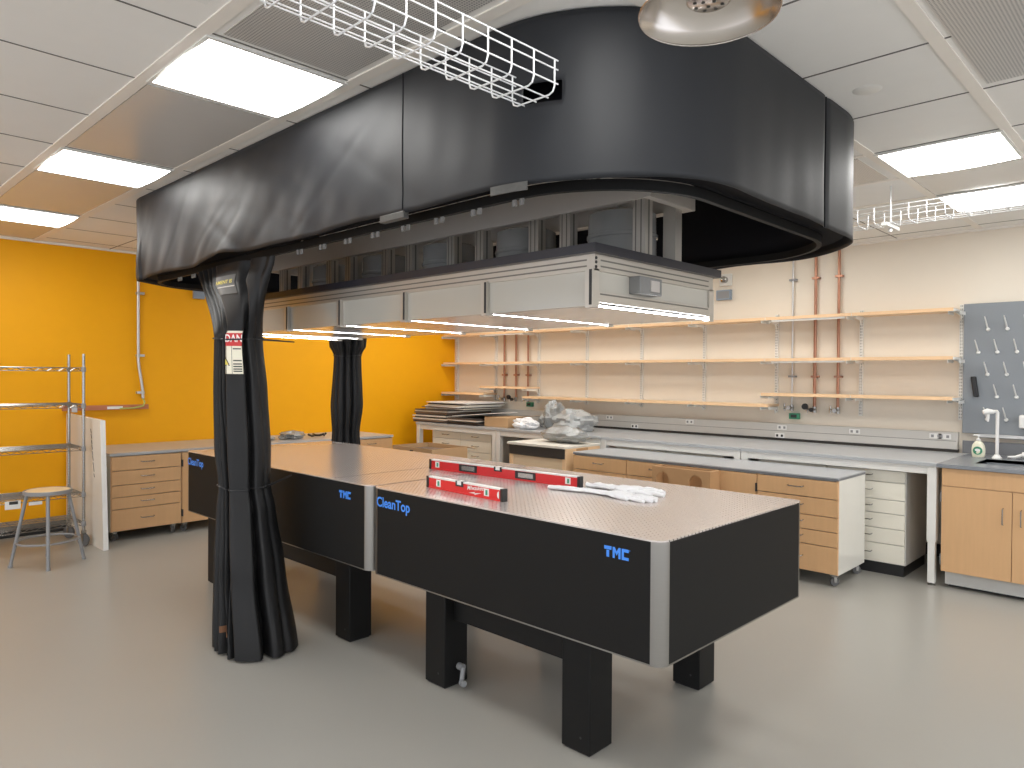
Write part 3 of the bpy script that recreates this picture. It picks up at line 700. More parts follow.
stl = thing('stool', 'grey metal stool with a round hardboard seat beside the wire shelving', 'stool', (-6.96, 1.60, 0))
scx, scy, sz = -6.96, 1.60, .62
build('seat_pan', MB().lathe([(0, sz-.012), (.15, sz-.012), (.172, sz-.03), (.176, sz-.028), (.176, sz-.002), (.170, sz+.002), (.163, sz)], (scx, scy, 0), 40), 'stool_grey', stl, smooth=True)
build('seat', MB().lathe([(0, sz+.001), (.155, sz+.001), (.163, sz-.003), (.163, sz-.012)], (scx, scy, 0), 40), 'stool_wood', stl, smooth=True)
for dx, dy in ((-.05, -.256), (.27, -.06), (.05, .256), (-.27, .06)):
    build('leg', MB().tube([(scx+dx*.55, scy+dy*.55, sz-.015), (scx+dx, scy+dy, .005)], .0135, 10), 'stool_grey', stl, smooth=True)
    ft = MB().cyl((scx+dx, scy+dy, 0), (scx+dx*.99, scy+dy*.99, .02), .017, 10); build('foot', ft, 'stool_grey', stl)
rz = .20; rr_ = .265*(.55+.45*(1-rz/sz))-.005
build('foot_ring', MB().tube([(scx+rr_*cos(a*pi/24), scy+rr_*sin(a*pi/24), rz) for a in range(48)], .009, 8, True), 'stool_grey', stl, smooth=True)

pn = thing('leaning_board', 'tall off-white panel standing on edge between the wire shelving and the drawer cabinet', 'panel', (-7.66, 2.085, 0))
build('board', MB().prism([(-8.26, 0), (-7.10, 0), (-7.19, 1.17), (-8.26, 1.19)], 2.06, 2.105, 'y'), 'board', pn, bevel=.003)
mb = MB()
for k in range(9): mb.tube([(-7.46+.012*k, 2.0592, 1.08-.05*k+.01*sin(k*3)), (-7.44+.012*k, 2.0592, 1.04-.05*k)], .003, 4)
build('pencil_mark', mb, 'ink', pn)
ed = MB().prism([(-7.0995, .002), (-7.096, .002), (-7.1865, 1.169), (-7.190, 1.169)], 2.062, 2.103, 'y'); build('edge_strip', ed, 'white', pn)

# ------------------------------------------------------------------ mobile cabinets
def pull(x, z, y=0., w=.06, d=.03, h=.0):
    return MB().tube([(x-w, y, z), (x-w, y-d*.8, z-.002), (x-w+.008, y-d, z-.004), (x+w-.008, y-d, z-.004), (x+w, y-d*.8, z-.002), (x+w, y, z)], .0042, 6)
def mobile(name, label, kind, top=True, group=None):
    t = thing(name, label, 'cabinet', (0, 0, 0), group); w = .3215
    c = MB()
    for x0, x1 in ((-w, -w+.02), (w-.02, w)): c.box(x0, x1, .0, .575, .095, .815)
    c.box(-w+.02, w-.02, .022, .575, .095, .115); c.box(-w+.02, w-.02, .555, .575, .115, .815); c.box(-w+.02, w-.02, .03, .555, .78, .815)
    build('carcass', c, 'lam', t)
    fe = MB().box(-w, -w+.018, -.0012, 0, .095, .815).box(w-.018, w, -.0012, 0, .095, .815); build('edge_band', fe, 'edge', t)
    if top: build('worktop', MB().box(-w, w, -.02, .58, .815, .84), 'ctop', t); build('worktop_edge', MB().box(-w-.0003, w+.0005, -.0212, .5803, .816, .832), 'ctope', t)
    if kind == 'drawers':
        zs = [.810, .672, .535, .421, .307, .098]
        for a, b in zip(zs, zs[1:]):
            d = build('drawer', MB().box(-w+.003, w-.003, -.02, -.0015, b+.003, a-.003), 'wood', t, bevel=.0015)
            build('pull', pull(0, (a+b)/2+.012, -.02), 'chrome', d)
    else:
        d = build('door', MB().box(-w+.003, w-.003, -.02, -.0015, .098, .807), 'wood', t, bevel=.0015)
        sgn = 1 if kind == 'door' else -1
        build('pull', MB().tube([(-sgn*.24, -.02, .70), (-sgn*.24, -.05, .70), (-sgn*.24, -.05, .58), (-sgn*.24, -.02, .58)], .0045, 6), 'chrome', d)
        for z in (.70, .20): build('hinge', MB().box(sgn*(w-.0005), sgn*(w-.012), -.024, -.0005, z-.035, z+.035), 'ink', t)
    for x in (-w+.05, w-.05):
        for y in (.06, .54):
            wm, fm = MB(), MB(); caster(wm, fm, x, y, .095, .034, .9 if x > 0 else 2.2)
            cs = build('caster', fm, 'chrome', t); build('wheel', wm, 'rubber', cs, smooth=True)
    return t
CX = [-4.565+.3225+.645*k for k in range(4)]
kU = mobile('drawer_cabinet', 'wooden drawer cabinet with white sides at the open end of the row, nearest the sink', 'drawers')
kU.location = (CX[3], 5.62, 0)
dup(kU, (CX[1], 5.62, 0), 0, 'wooden drawer cabinet partly covered by the board with two arched holes')
dup(kU, (CX[0], 5.62, 0), 0, 'wooden drawer cabinet at the end of the row, beside the light wooden crate')
kD = mobile('door_cabinet', 'wooden door cabinet between the arched board and the end drawer cabinet', 'door')
kD.location = (CX[2], 5.62, 0)
oU = mobile('drawer_cabinet', 'wooden five-drawer cabinet on casters against the orange wall, beside the white panel', 'drawers', False)
oU.location = (-7.40, 2.53, 0); oU.rotation_euler = (0, 0, pi/2)
oD = mobile('door_cabinet', 'wooden cabinet with a plain door against the orange wall, half hidden by the tied curtain', 'doorl', False)
oD.location = (-7.40, 3.18, 0); oD.rotation_euler = (0, 0, pi/2)
dup(oU, (-7.40, 5.13, 0), pi/2, 'wooden cabinet at the far end of the orange wall run, seen past the second curtain')
tag(build('worktop', MB().box(WX+.002, -7.375, 2.195, 5.46, .8155, .842), 'ctop', bevel=.002), 'long pale grey worktop lying along the orange wall on the wooden cabinets', 'worktop')

# crate with the shade of its open slot painted on as a dark strip
cr = thing('wooden_crate', 'light wooden crate with a dark slot, at the end of the cabinet row', 'crate', (-5.06, 5.90, 0))
x0, x1, y0, y1 = -5.46, -4.66, 5.60, 6.17
for a, b in ((x0, x0+.05), (x1-.05, x1)): build('side', MB().box(a, b, y0, y1, 0, .855), 'edge', cr, bevel=.003)
build('top_slab', MB().box(x0-.02, x1, y0-.02, y1, .855, .88), 'board', cr, bevel=.003)
build('front_board', MB().box(x0+.05, x1-.05, y0+.01, y0+.025, .02, .745), 'woodl', cr)
build('slot_shade', MB().box(x0, x1-.012, y0-.006, y0+.0, .752, .853), 'recess_shade', cr)  # dark strip in place of the shaded open recess
build('back_board', MB().box(x0+.05, x1-.05, y1-.02, y1, .02, .855), 'ply', cr)
build('side_inlay', MB().box(x1, x1+.003, y0+.17, y0+.36, .70, .85), 'ply', cr)
# board with two arched openings
def arch_front(xa, xb, z0, z1, holes):
    mb = MB(); xs = [xa]
    pts = []
    y0_, y1_ = 5.38, 5.405
    edges = sorted(holes)
    last = xa
    for cx, r, zb, zc in edges:
        mb.box(last, cx-r, y0_, y1_, z0, z1); mb.box(cx-r, cx+r, y0_, y1_, z0, zb)
        n = 12
        top = [(cx-r*cos(pi*k/n), zc+r*sin(pi*k/n)) for k in range(n+1)]
        for k in range(n):
            (ax, az), (bx, bz) = top[k], top[k+1]
            mb.prism([(ax, az), (bx, bz), (bx, z1), (ax, z1)], y0_, y1_, 'y')
        last = cx+r
    mb.box(last, xb, y0_, y1_, z0, z1)
    return mb
ab = thing('arched_board_box', 'brown wooden box with two arched openings standing in front of the drawer cabinets', 'box', (-3.21, 5.5, 0))
build('front', arch_front(-3.49, -2.93, 0, .815, [(-3.385, .062, .62, .71), (-3.065, .062, .62, .71)]), 'ply', ab)
build('back', MB().box(-3.49, -2.93, 5.525, 5.545, 0, .815), 'ply', ab)
for a in (-3.49, -2.95): build('side', MB().box(a, a+.02, 5.405, 5.525, 0, .815), 'ply', ab)
# open carton
ct = thing('carton', 'open brown cardboard carton standing behind the tables by the orange wall cabinets', 'carton', (-6.35, 5.25, 0))
x0, x1, y0, y1, h = -6.74, -6.03, 4.98, 5.5, .79
for nm, a in (('wall', (x0, x1, y0, y0+.006)), ('wall', (x0, x1, y1-.006, y1)), ('wall', (x0, x0+.006, y0+.006, y1-.006)), ('wall', (x1-.006, x1, y0+.006, y1-.006))):
    build('side', MB().box(*a, 0, h), 'card', ct)
build('bottom', MB().box(x0+.006, x1-.006, y0+.006, y1-.006, 0, .006), 'card', ct)
build('flap', MB().prism([(y1, h), (y1, h-.005), (y1+.15, h-.04), (y1+.15, h-.035)], x0, x1, 'x'), 'card', ct)
build('packing', MB().box(x0+.008, x1-.008, y0+.008, y1-.008, .1, h-.05), 'cardd', ct)  # dark block standing in for the shade inside the open carton
build('print_mark', MB().box(-6.42, -6.36, y0-.0008, y0, h-.07, h-.03), 'ink', ct)

# things on the orange wall worktop
def blob(name, c, r, m, label, cat, seed, amp=.35, f=5., flat_=.0, group=None):
    mb = MB(); nu, nv = 40, 22
    def fn(i, j):
        th = pi*(j+.001)/(nv-1+.002); ph = 2*pi*i/nu
        d = Vector((sin(th)*cos(ph), sin(th)*sin(ph), cos(th)))
        k = 1+amp*noise.noise(d*f*.4+Vector((seed, 0, 0)))+amp*.55*noise.noise(d*f+Vector((0, seed, 0)))+amp*.3*abs(noise.noise(d*f*2.2+Vector((0, 0, seed))))
        p = Vector((c[0]+d.x*r[0]*k, c[1]+d.y*r[1]*k, c[2]+d.z*r[2]*k)); p.z = max(p.z, flat_)
        return p
    mb.grid(fn, nu, nv, True)
    return tag(build(name, mb, m, smooth=True), label, cat, group)
blob('plastic_wrap', (-7.72, 4.25, .88), (.13, .14, .05), 'silver', 'crumpled clear plastic wrap lying on the worktop along the orange wall', 'plastic wrap', 3, .4, 5, .8425)
blob('plastic_wrap', (-7.75, 3.97, .86), (.08, .07, .02), 'plastic_wrap', 'small flat scrap of plastic on the orange wall worktop beside the crumpled wrap', 'plastic wrap', 8, .4, 5, .8425)
mb = MB(); pts = [(-7.72+.05*sin(k*1.3), 4.46+.03*k, .868+.012*cos(k*2.1)) for k in range(10)]; mb.tube(pts, .013, 8)
tag(build('black_cord', mb, 'black_plastic', smooth=True), 'short black cord lying on the orange wall worktop by the second curtain', 'cord')

# ------------------------------------------------------------------ white wall: benches, drawers, raceway, shelves
BY, BT = 6.20, .95
SEC = [(-3.075, -1.475), (-4.68, -3.08), (-6.29, -4.685), (-7.86, -6.295)]
BL = ['white steel frame bench next to the wooden sink cabinet', 'white steel frame bench behind the middle of the wooden cabinet row',
      'white steel frame bench under the heap of bubble wrap', 'white steel frame bench in the orange wall corner, under the flat cardboard pile']
for (a, b), lb in zip(SEC, BL):
    t = thing('lab_bench', lb, 'bench', ((a+b)/2, 6.73, 0))
    build('worktop', MB().box(a, b, BY, 7.22, BT-.028, BT), 'ctop', t, bevel=.002)
    build('apron', MB().box(a+.01, b-.01, BY+.02, BY+.045, BT-.09, BT-.028), 'white_paint', t)
    build('rear_apron', MB().box(a+.01, b-.01, 7.17, 7.20, BT-.09, BT-.028), 'white_paint', t)
    for x in (a, b-.068):
        for y in (BY+.012, 7.12):
            l = build('leg', MB().box(x+.002, x+.066, y, y+.066, .34, BT-.028), 'white_paint', t, bevel=.003)
            build('leg_extension', MB().box(x+.009, x+.059, y+.007, y+.059, .02, .34), 'white_paint', l, bevel=.002)
            build('foot', MB().lathe([(0, 0), (.028, 0), (.028, .006), (.012, .012), (.01, .022)], (x+.034, y+.033, 0), 14), 'chrome', l)
        build('side_rail', MB().box(x+.012, x+.056, BY+.08, 7.12, BT-.085, BT-.03), 'white_paint', t)
def drawer_unit(label, x0, x1, cols=2):
    t = thing('drawer_unit', label, 'cabinet', ((x0+x1)/2, 6.6, 0))
    y0, y1 = 6.30, 6.90
    build('plinth', MB().box(x0+.01, x1-.01, y0+.012, y1, 0, .09), 'black_plastic', t)
    build('carcass', MB().box(x0, x1, y0+.02, y1, .09, .855), 'white_paint', t)
    w = (x1-x0)/cols; zs = [.85, .754, .61, .498, .375, .25, .093]
    for k in range(cols):
        for a, b in zip(zs, zs[1:]):
            d = build('drawer', MB().box(x0+w*k+.004, x0+w*(k+1)-.004, y0, y0+.019, b+.003, a-.003), 'cream', t, bevel=.002)
            build('pull', pull(x0+w*(k+.5), (a+b)/2+.008, y0, .062, .03), 'chrome', d)
    return t
drawer_unit('white multi-drawer base cabinet under the bench next to the sink cabinet', -2.95, -1.715)
drawer_unit('white multi-drawer base cabinet under the bench behind the row of wooden cabinets', -4.55, -3.29)
drawer_unit('white multi-drawer base cabinet under the corner bench below the cardboard pile', -7.62, -6.46)

rw = thing('cable_raceway', 'long grey aluminium outlet raceway along the white wall behind the benches', 'raceway', (-4.8, 7.25, .98))
build('channel', MB().box(-8.0, -1.56, 7.235, WY-.001, .975, 1.125), 'raceway', rw, bevel=.003)
g = MB().box(-7.99, -1.57, 7.2342, 7.236, 1.046, 1.05); build('groove', g, 'alud', rw)
build('gap_shade', MB().box(-8.0, -1.56, 7.24, WY-.001, .951, .975), 'recess_shade', rw)  # dark filler painted for the shade under the raceway
for x, z, dk in ((-3.155, 1.0, 1), (-3.13, 1.085, 0), (-2.42, 1.085, 0), (-1.73, 1.085, 0), (-1.66, 1.085, 0), (-4.944, 1.0, 1), (-5.316, 1.09, 0), (-4.2, 1.09, 0), (-6.2, 1.09, 0)):
    o = build('outlet', MB().box(x-.05, x+.05, 7.228, 7.2355, z-.024, z+.024), 'outlet', rw, bevel=.002)
    s_ = MB()
    for k in (-.025, .025): s_.box(x+k-.011, x+k+.011, 7.227, 7.2285, z-.012, z+.012)
    build('socket', s_, 'ink' if dk else 'stool_grey', o)

UPX = [-1.55-.834*k for k in range(9)]
ordn = ['first', 'second', 'third', 'fourth', 'fifth', 'sixth', 'seventh', 'eighth', 'ninth']
LOW = [1.44, 1.44, 1.325, 1.325, 1.325, 1.325, 1.45, 1.35]       # lower shelf of each bay, from the pegboard
MID, TOP = 1.79, 2.205
SF, SB = 7.0, 7.28
def bracket(x, z, t):
    mb = MB().prism([(SB-.01, z-.005), (SF+.005, z-.005), (SF+.005, z-.03), (SF+.03, z-.035), (SB-.05, z-.055), (SB-.01, z-.10)], x-.004, x+.004, 'x')
    mb.box(x-.045, x+.045, SF+.003, SF+.20, z-.028, z-.0252); mb.box(x-.045, x-.042, SF+.003, SF+.2, z-.055, z-.0252); mb.box(x+.042, x+.045, SF+.003, SF+.2, z-.055, z-.0252)
    build('bracket', mb, 'white_paint', t)
for k, x in enumerate(UPX):
    lb = f'white slotted shelf upright on the white wall, {ordn[k]} counted from the grey pegboard'
    t = thing('shelf_upright', lb, 'shelf upright', (x, 7.29, 1.23))
    build('channel', MB().box(x-.016, x+.016, 7.275, WY-.0005, 1.235, 2.25), 'white_paint', t)
    sl = MB(); z = 1.25
    while z < 2.24: sl.box(x-.009, x-.004, 7.2742, 7.276, z, z+.014); sl.box(x+.004, x+.009, 7.2742, 7.276, z, z+.014); z += .028
    build('slot', sl, 'alud', t)
    zs = {MID, TOP}
    if k < 8: zs.add(LOW[k])
    if k > 0: zs.add(LOW[k-1])
    for z in sorted(zs): bracket(x, z, t)
for k in range(8):
    xa, xb = UPX[k+1], UPX[k]
    for z, nm in ((TOP, 'top'), (MID, 'middle'), (LOW[k], 'bottom')):
        e0 = .004
        lb = f'{nm} maple wall shelf in the {ordn[k]} bay counted from the grey pegboard'
        ov = .045 if (z == LOW[k]) else 0
        t = thing('wall_shelf', lb, 'shelf', ((xa+xb)/2, 7.14, z-.025), f'maple shelves on the white wall')
        a = xa+e0-(.04 if z == LOW[k] and (k == 7 or LOW[k+1] != LOW[k]) else 0); b = xb-e0+(.04 if z == LOW[k] and k > 0 and LOW[k-1] != LOW[k] else 0)
        build('board', MB().box(a, b, SF+.002, SB-.006, z-.025, z), 'shelfu', t)
        build('front_edge', MB().box(a, b, SF, SF+.002, z-.028, z+.001), 'edge', t)
        if k in (1, 6) and z > 1.6:
            build('stiffener', MB().box(xa+.06, xb-.06, SF+.012, SF+.03, z-.045, z-.025), 'white', t)

def gas_pipe(x, m, zb, r, label, valve):
    t = thing('wall_pipe', label, 'pipe', (x, 7.255, zb-.04)); y = 7.262
    build('pipe', MB().cyl((x, y, zb), (x, y, CZ), r, 12), m, t, smooth=True)
    for z in (2.585, 1.6): build('clip', MB().box(x-.035, x+.035, y-.016, WY-.001, z, z+.02), m if m != 'galv' else 'stool_grey', t)
    v = MB(); v.cyl((x, y, zb-.03), (x, y, zb+.03), .02, 10); v.cyl((x, y-.01, zb), (x, y-.075, zb), .013, 8); v.cyl((x-.05, y-.06, zb+.0), (x+.01, y-.06, zb+.0), .014, 8); v.cyl((x-.05, y-.06, zb-.03), (x-.05, y-.06, zb+.045), .009, 8)
    vo = build('valve', v, 'chrome', t)
    h = MB().cyl((x, y-.075, zb), (x, y-.09, zb), .022, 12); build('handle', h, valve, vo)
    if valve == 'black_plastic':
        build('regulator', MB().lathe([(0, 0), (.03, 0), (.032, .02), (.02, .04), (0, .04)], (x-.06, y-.10, zb+.03), 14, 'y'), 'black_plastic', vo)
gas_pipe(-3.045, 'galv', 1.29, .010, 'thin grey gas pipe on the white wall above the green outlet', 'chrome')
gas_pipe(-2.815, 'copper', 1.28, .015, 'copper pipe with a black regulator, middle of the three near the pegboard', 'black_plastic')
gas_pipe(-2.59, 'copper', 1.28, .014, 'copper pipe on the white wall closest to the grey pegboard', 'chrome')
gas_pipe(-7.19, 'copper', 1.27, .015, 'copper pipe on the white wall closest to the orange wall', 'chrome')
gas_pipe(-6.96, 'copper', 1.27, .015, 'copper pipe with a black regulator above the flat cardboard pile', 'black_plastic')
gas_pipe(-6.73, 'copper', 1.27, .013, 'copper pipe above the brown box, farther from the orange wall than its two neighbours', 'chrome')
for x, lb in ((-3.02, 'green outlet box on the white wall under the thin grey pipe'), (-6.70, 'green outlet box on the white wall behind the brown box')):
    t = thing('green_outlet', lb, 'outlet', (x, 7.27, 1.17)); build('box', MB().box(x-.05, x+.05, 7.25, WY-.001, 1.175, 1.235), 'green', t, bevel=.003)
    build('socket', MB().box(x-.03, x+.03, 7.2488, 7.2502, 1.19, 1.22), 'ink', t)
t = thing('wall_sign_box', 'small blue-grey box on the white wall above the shelves, past the end of the hood', 'sign box', (-3.82, 7.27, 2.44))
build('housing', MB().box(-3.90, -3.73, 7.255, WY-.001, 2.445, 2.555), 'sensor', t, bevel=.003); build('screen', MB().box(-3.885, -3.745, 7.2535, 7.2555, 2.462, 2.54), 'stool_grey', t)
t = thing('wall_strobe', 'small white alarm strobe on the white wall just above the blue-grey box', 'alarm', (-3.80, 7.27, 2.58))
build('backplate', MB().box(-3.87, -3.73, 7.27, WY-.001, 2.60, 2.73), 'white_paint', t, bevel=.004); build('lens', MB().lathe([(.035, 0), (.035, -.045), (.02, -.055), (0, -.055)], (-3.80, 7.27, 2.665), 16, 'y'), 'chrome', t, smooth=True)

# sink cabinet
sk = thing('sink_cabinet', 'wooden two-door sink cabinet with a dark worktop under the grey pegboard', 'cabinet', (-.98, 6.7, 0))
x0, x1 = -1.44, -.52
build('plinth', MB().box(x0+.02, x1, 6.25, 6.30, .028, .128), 'plinth', sk)
build('plinth_base', MB().box(x0+.03, x1, 6.32, 7.1, 0, .128), 'black_plastic', sk)
build('carcass', MB().box(x0, x1, 6.222, 7.20, .128, .74).box(x0, x0+.02, 6.222, 7.2, .74, .92).box(x1-.02, x1, 6.222, 7.2, .74, .92).box(x0+.02, x1-.02, 6.222, 6.24, .74, .92), 'edge', sk)
build('front_rail', MB().box(x0+.002, x1-.002, 6.20, 6.221, .786, .917), 'wood', sk, bevel=.0015)
for a, b, hx in ((x0+.002, -.992, -1.045), (-.988, x1-.002, -.935)):
    d = build('door', MB().box(a, b, 6.20, 6.221, .132, .781), 'wood', sk, bevel=.0015)
    build('pull', MB().tube([(hx, 6.20, .66), (hx, 6.172, .655), (hx, 6.170, .60), (hx, 6.172, .545), (hx, 6.20, .54)], .0045, 8), 'chrome', d)
for z in (.70, .22): build('hinge', MB().box(x0-.006, x0, 6.20, 6.235, z-.04, z+.04), 'stool_grey', sk)
tp = MB(); bx0, bx1, by0, by1 = -1.27, -.70, 6.42, 6.86
for a in ((x0-.03, bx0, 6.175, 7.22), (bx1, x1+.02, 6.175, 7.22), (bx0, bx1, 6.175, by0), (bx0, bx1, by1, 7.22)): tp.box(*a, .922, .95)
build('worktop', tp, 'ctopd', sk)
bs = MB()
for a in ((bx0-.006, bx0, by0, by1), (bx1, bx1+.006, by0, by1), (bx0, bx1, by0-.006, by0), (bx0, bx1, by1, by1+.006)): bs.box(*a, .76, .948)
bs.box(bx0, bx1, by0, by1, .755, .76)
build('basin', bs, 'ctopd', sk)
build('upstand', MB().box(x0-.08, x1+.02, 7.222, 7.245, .951, 1.06), 'ctope', sk)
fc = thing('lab_faucet', 'white laboratory faucet standing at the sink in front of the grey pegboard', 'faucet', (-1.215, 6.93, .95))
fx, fy = -1.215, 6.93
build('base', MB().lathe([(0, .9505), (.036, .9505), (.036, .958), (.022, .975), (.017, .985)], (fx, fy, 0), 18), 'white', fc, smooth=True)
build('stem', MB().tube([(fx, fy, .98), (fx, fy, 1.26), (fx, fy, 1.325), (fx-.004, fy-.004, 1.335), (fx-.02, fy-.02, 1.335)], .0125, 12), 'white', fc, smooth=True)
hdv = build('head', MB().tube([(fx-.02, fy-.03, 1.33), (fx-.06, fy-.06, 1.335), (fx-.085, fy-.075, 1.325)], [.016, .024, .018], 12), 'white', fc, smooth=True)
build('nozzle', MB().tube([(fx-.055, fy-.056, 1.325), (fx-.055, fy-.056, 1.28), (fx-.055, fy-.056, 1.25)], [.013, .011, .007], 10), 'white', hdv, smooth=True)
sp = thing('soap_bottle', 'clear soap pump bottle with a green label beside the white faucet', 'bottle', (-1.35, 6.96, .95))
bx, by = -1.35, 6.96
def bott(i, j):
    pr = [(.001, .9505), (.042, .951), (.046, .962), (.05, .99), (.05, 1.02), (.044, 1.05), (.028, 1.075), (.016, 1.083), (.014, 1.09)]
    r, z = pr[j]; a = 2*pi*i/24; return (bx+r*cos(a), by+r*.62*sin(a), z)
build('bottle', MB().grid(bott, 24, 9, True), 'soapm', sp, smooth=True)
build('front_label', MB().add([(bx+.034*cos(a*pi/10), by-.0335+.006*abs(cos(a*pi/10)), 1.005+.034*sin(a*pi/10)) for a in range(20)], [tuple(range(20))]), 'green', sp)
build('label_mark', MB().add([(bx+.02*cos(a*pi/6), by-.0342, 1.01+.012*sin(a*pi/6)) for a in range(12)], [tuple(range(12))]), 'white', sp)
build('pump', MB().lathe([(.016, 1.086), (.016, 1.10), (.006, 1.104), (.005, 1.128), (0, 1.128)], (bx, by, 0), 14).tube([(bx+.012, by, 1.13), (bx-.03, by-.01, 1.132), (bx-.038, by-.012, 1.126)], [.007, .006, .004], 8), 'white', sp, smooth=True)
hs = thing('eyewash_hose', 'white spray nozzle lying on the worktop beside the sink', 'spray nozzle', (-1.0, 7.02, .95))
build('nozzle', MB().tube([(-1.15, 6.98, .966), (-1.10, 6.98, .968), (-1.07, 6.985, .98), (-1.05, 6.99, .99)], [.008, .012, .014, .012], 10), 'white', hs, smooth=True)
build('grip', MB().tube([(-1.055, 6.99, .988), (-.99, 7.0, .992), (-.90, 7.02, .985)], .022, 12), 'white', hs, smooth=True)
build('hose', MB().tube([(-.90, 7.02, .985), (-.80, 7.04, .965), (-.70, 7.08, .963)], .012, 10), 'white', hs, smooth=True)

pb = thing('pegboard', 'grey drying pegboard with white pegs above the sink', 'pegboard', (-1.0, 7.27, 1.10))
build('board', MB().box(-1.53, -.55, 7.25, WY-.001, 1.125, 2.25), 'peg_grey', pb, bevel=.003)
build('drip_trough', MB().prism([(7.25, 1.125), (7.20, 1.125), (7.195, 1.10), (7.25, 1.09)], -1.40, -.56, 'x'), 'galv', pb)
rows = [(2.026, -1.349), (1.83, -1.418), (1.64, -1.349), (1.45, -1.279), (1.257, -1.349)]
for z, x in rows:
    while x < (-.98 if z > 1.3 else -1.15):
        pg = build('peg', MB().tube([(x, 7.25, z), (x-.004, 7.16, z+.085), (x-.005, 7.145, z+.10)], [.007, .0055, .004], 8), 'white', pb, smooth=True)
        build('peg_collar', MB().lathe([(0, -.016), (.010, -.016), (.015, -.008), (.016, 0)], (x+.002, 7.2495, z-.004), 14, 'y'), 'white', pg, smooth=True)
        x += .138
tag(build('rubber_handle', MB().obox((-1.434, 7.225, 1.53), (.019, 0, 0), (0, .022, 0), (-.012, 0, .088)), 'black_plastic', bevel=.008), 'black handle-shaped bar hanging on the grey pegboard among white pegs', 'handle')
tag(build('towel_box', MB().box(-1.108, -.95, 7.16, 7.2495, 1.19, 1.30), 'white', bevel=.01), 'white dispenser box on the grey pegboard beside the faucet', 'dispenser')

# ------------------------------------------------------------------ things on the benches
def sheet(xc, yc, z, w, d, th, rz, m, lb, grp=None, tilt=(0, 0)):
    ax = Vector((cos(rz), sin(rz), tilt[0]))*(w/2); ay = Vector((-sin(rz), cos(rz), tilt[1]))*(d/2)
    o = build('flat_sheet', MB().obox((xc, yc, z+th/2), ax, ay, Vector((0, 0, th/2))), m)
    return tag(o, lb, 'sheet', grp)
rs = random.Random(3)
z = BT+.001
mats = ['sheetb', 'cardd', 'board', 'sheetb', 'board', 'sheetb', 'cardd', 'board', 'sheetb', 'board', 'cardd', 'white', 'board', 'sheetb', 'white', 'white']
for i, m_ in enumerate(mats):
    th = rs.choice((.014, .018, .022)) if i < 8 else rs.choice((.009, .012, .014))
    dark = m_ in ('sheetb', 'cardd')
    lb = f'{"dark" if dark else "pale"} flat sheet in the tall pile of flattened packing at the orange wall'
    last = i == len(mats)-1
    if last: lb = 'white sheet on top of the tall pile of flat packing by the orange wall'
    if z < 1.115: sheet(-7.66+rs.uniform(-.04, .02), 6.72+rs.uniform(-.03, .04), z, .68, .86, th, rs.uniform(-.04, .04), m_, lb, ('dark' if dark else 'pale')+' sheets in the tall pile')
    else: sheet(-7.66+rs.uniform(-.06, .06)+.01*i, 6.80+rs.uniform(-.05, .05), z, .74, .8, th, rs.uniform(-.10, .10), m_, lb, None if last else ('dark' if dark else 'pale')+' sheets in the tall pile')
    z += th+.003
z = BT+.001
mats2 = ['sheetb', 'cardd', 'sheetb', 'sheetb', 'board', 'cardd', 'sheetb', 'white']
for i, m_ in enumerate(mats2):
    th = .011
    last = i == len(mats2)-1
    lb = 'white sheet lying tilted on top of the lower pile, reaching over the brown box' if last else ('dark flat sheet in the lower pile between the tall pile and the brown box' if m_ != 'board' else 'pale sheet in the lower pile between the tall pile and the brown box')
    if not last: sheet(-6.975+rs.uniform(-.012, .012), 6.58+rs.uniform(-.03, .04), z, .58, .62, th, rs.uniform(-.03, .03), m_, lb, 'dark sheets in the lower pile' if m_ != 'board' else None)
    else: sheet(-6.86, 6.56, BT+.133, .74, .50, .008, -.04, m_, lb, None, (.085, .0))
    z += th+.002
bxn = thing('cardboard_box', 'brown cardboard box on the bench between flat sheets and bubble wrap', 'box', (-6.41, 6.52, BT))
build('body', MB().box(-6.62, -6.2, 6.33, 6.74, BT+.001, BT+.125), 'card', bxn, bevel=.003)
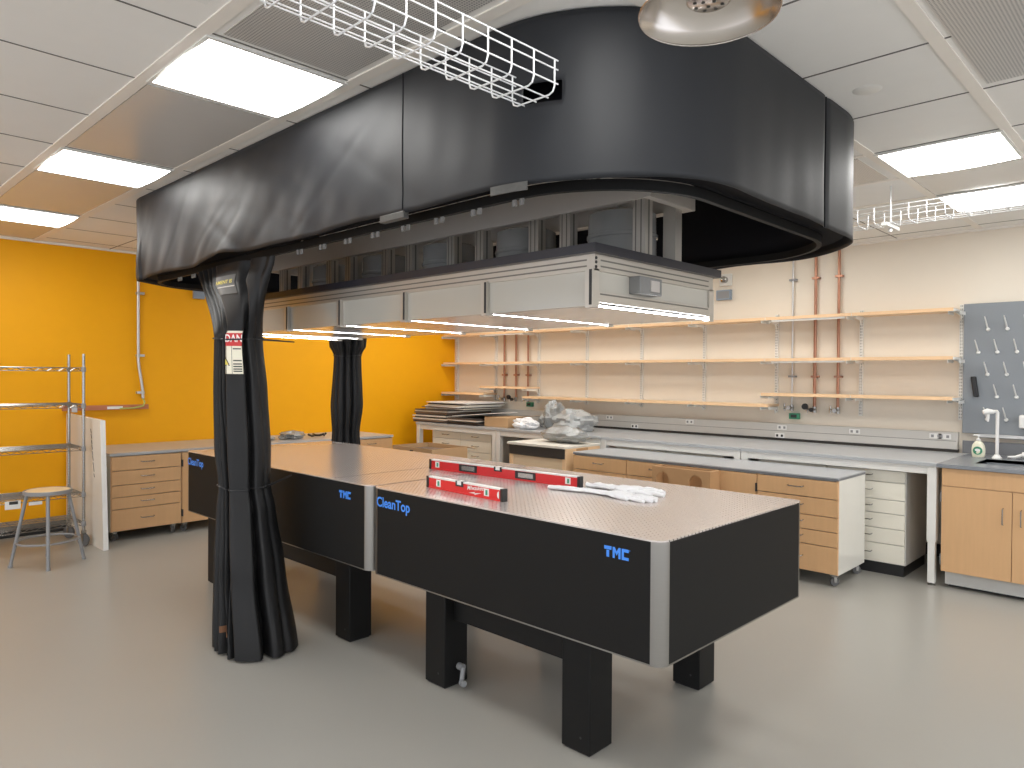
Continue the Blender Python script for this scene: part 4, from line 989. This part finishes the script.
build('flap', MB().prism([(-6.20, BT+.126), (-6.20, BT+.130), (-6.04, BT+.150), (-6.04, BT+.146)], 6.50, 6.745, 'y'), 'card', bxn)
build('tape', MB().box(-6.6205, -6.1995, 6.5, 6.55, BT+.02, BT+.1255), 'ply', bxn)
blob('bubble_wrap', (-6.02, 6.86, 1.02), (.10, .13, .09), 'plastic_wrap', 'small heap of clear bubble wrap beside the brown cardboard box', 'bubble wrap', 11, .3, 6, BT+.001)
blob('foam_wrap', (-5.98, 6.40, 1.0), (.17, .13, .08), 'cloth', 'white crumpled foam wrap at the front of the bench', 'foam wrap', 15, .35, 5, BT+.001)
blob('bubble_wrap', (-5.76, 6.70, 1.10), (.13, .14, .18), 'silver', 'upright twisted bundle of silvery wrap, tallest of the heap', 'bubble wrap', 21, .3, 5, BT+.001)
blob('bubble_wrap', (-5.36, 6.60, 1.05), (.24, .24, .15), 'plastic_wrap', 'large loose heap of bubble wrap against the grey raceway', 'bubble wrap', 27, .3, 7, BT+.001)
blob('bubble_wrap', (-4.97, 5.95, .965), (.30, .15, .085), 'silver', 'long rolled bag of silvery bubble wrap lying on the wooden crate', 'bubble wrap', 33, .2, 6, .8815)

# ------------------------------------------------------------------ camera, light, colour
cam = bpy.data.cameras.new('camera'); co = bpy.data.objects.new('camera', cam); C.objects.link(co)
f = 716.27; cam.sensor_width = 36; cam.lens = f/1024*36; cam.clip_start = .05
R = [(0.71806324, 0.69594871, 0.00636945), (0.01266238, -0.00391336, -0.99991217), (-0.69586266, 0.71808083, -0.01162241)]
mw = Matrix(((R[0][0], -R[1][0], -R[2][0], 0), (R[0][1], -R[1][1], -R[2][1], 0), (R[0][2], -R[1][2], -R[2][2], 1.6), (0, 0, 0, 1)))
co.matrix_world = mw
S.camera = co
w = bpy.data.worlds.new('world'); S.world = w; w.use_nodes = True
w.node_tree.nodes['Background'].inputs[0].default_value = (.9, .93, 1, 1); w.node_tree.nodes['Background'].inputs[1].default_value = 1.6
S.view_settings.view_transform = 'Standard'; S.view_settings.look = 'None'; S.view_settings.gamma = 1; S.view_settings.exposure = .45
S.view_settings.use_curve_mapping = False
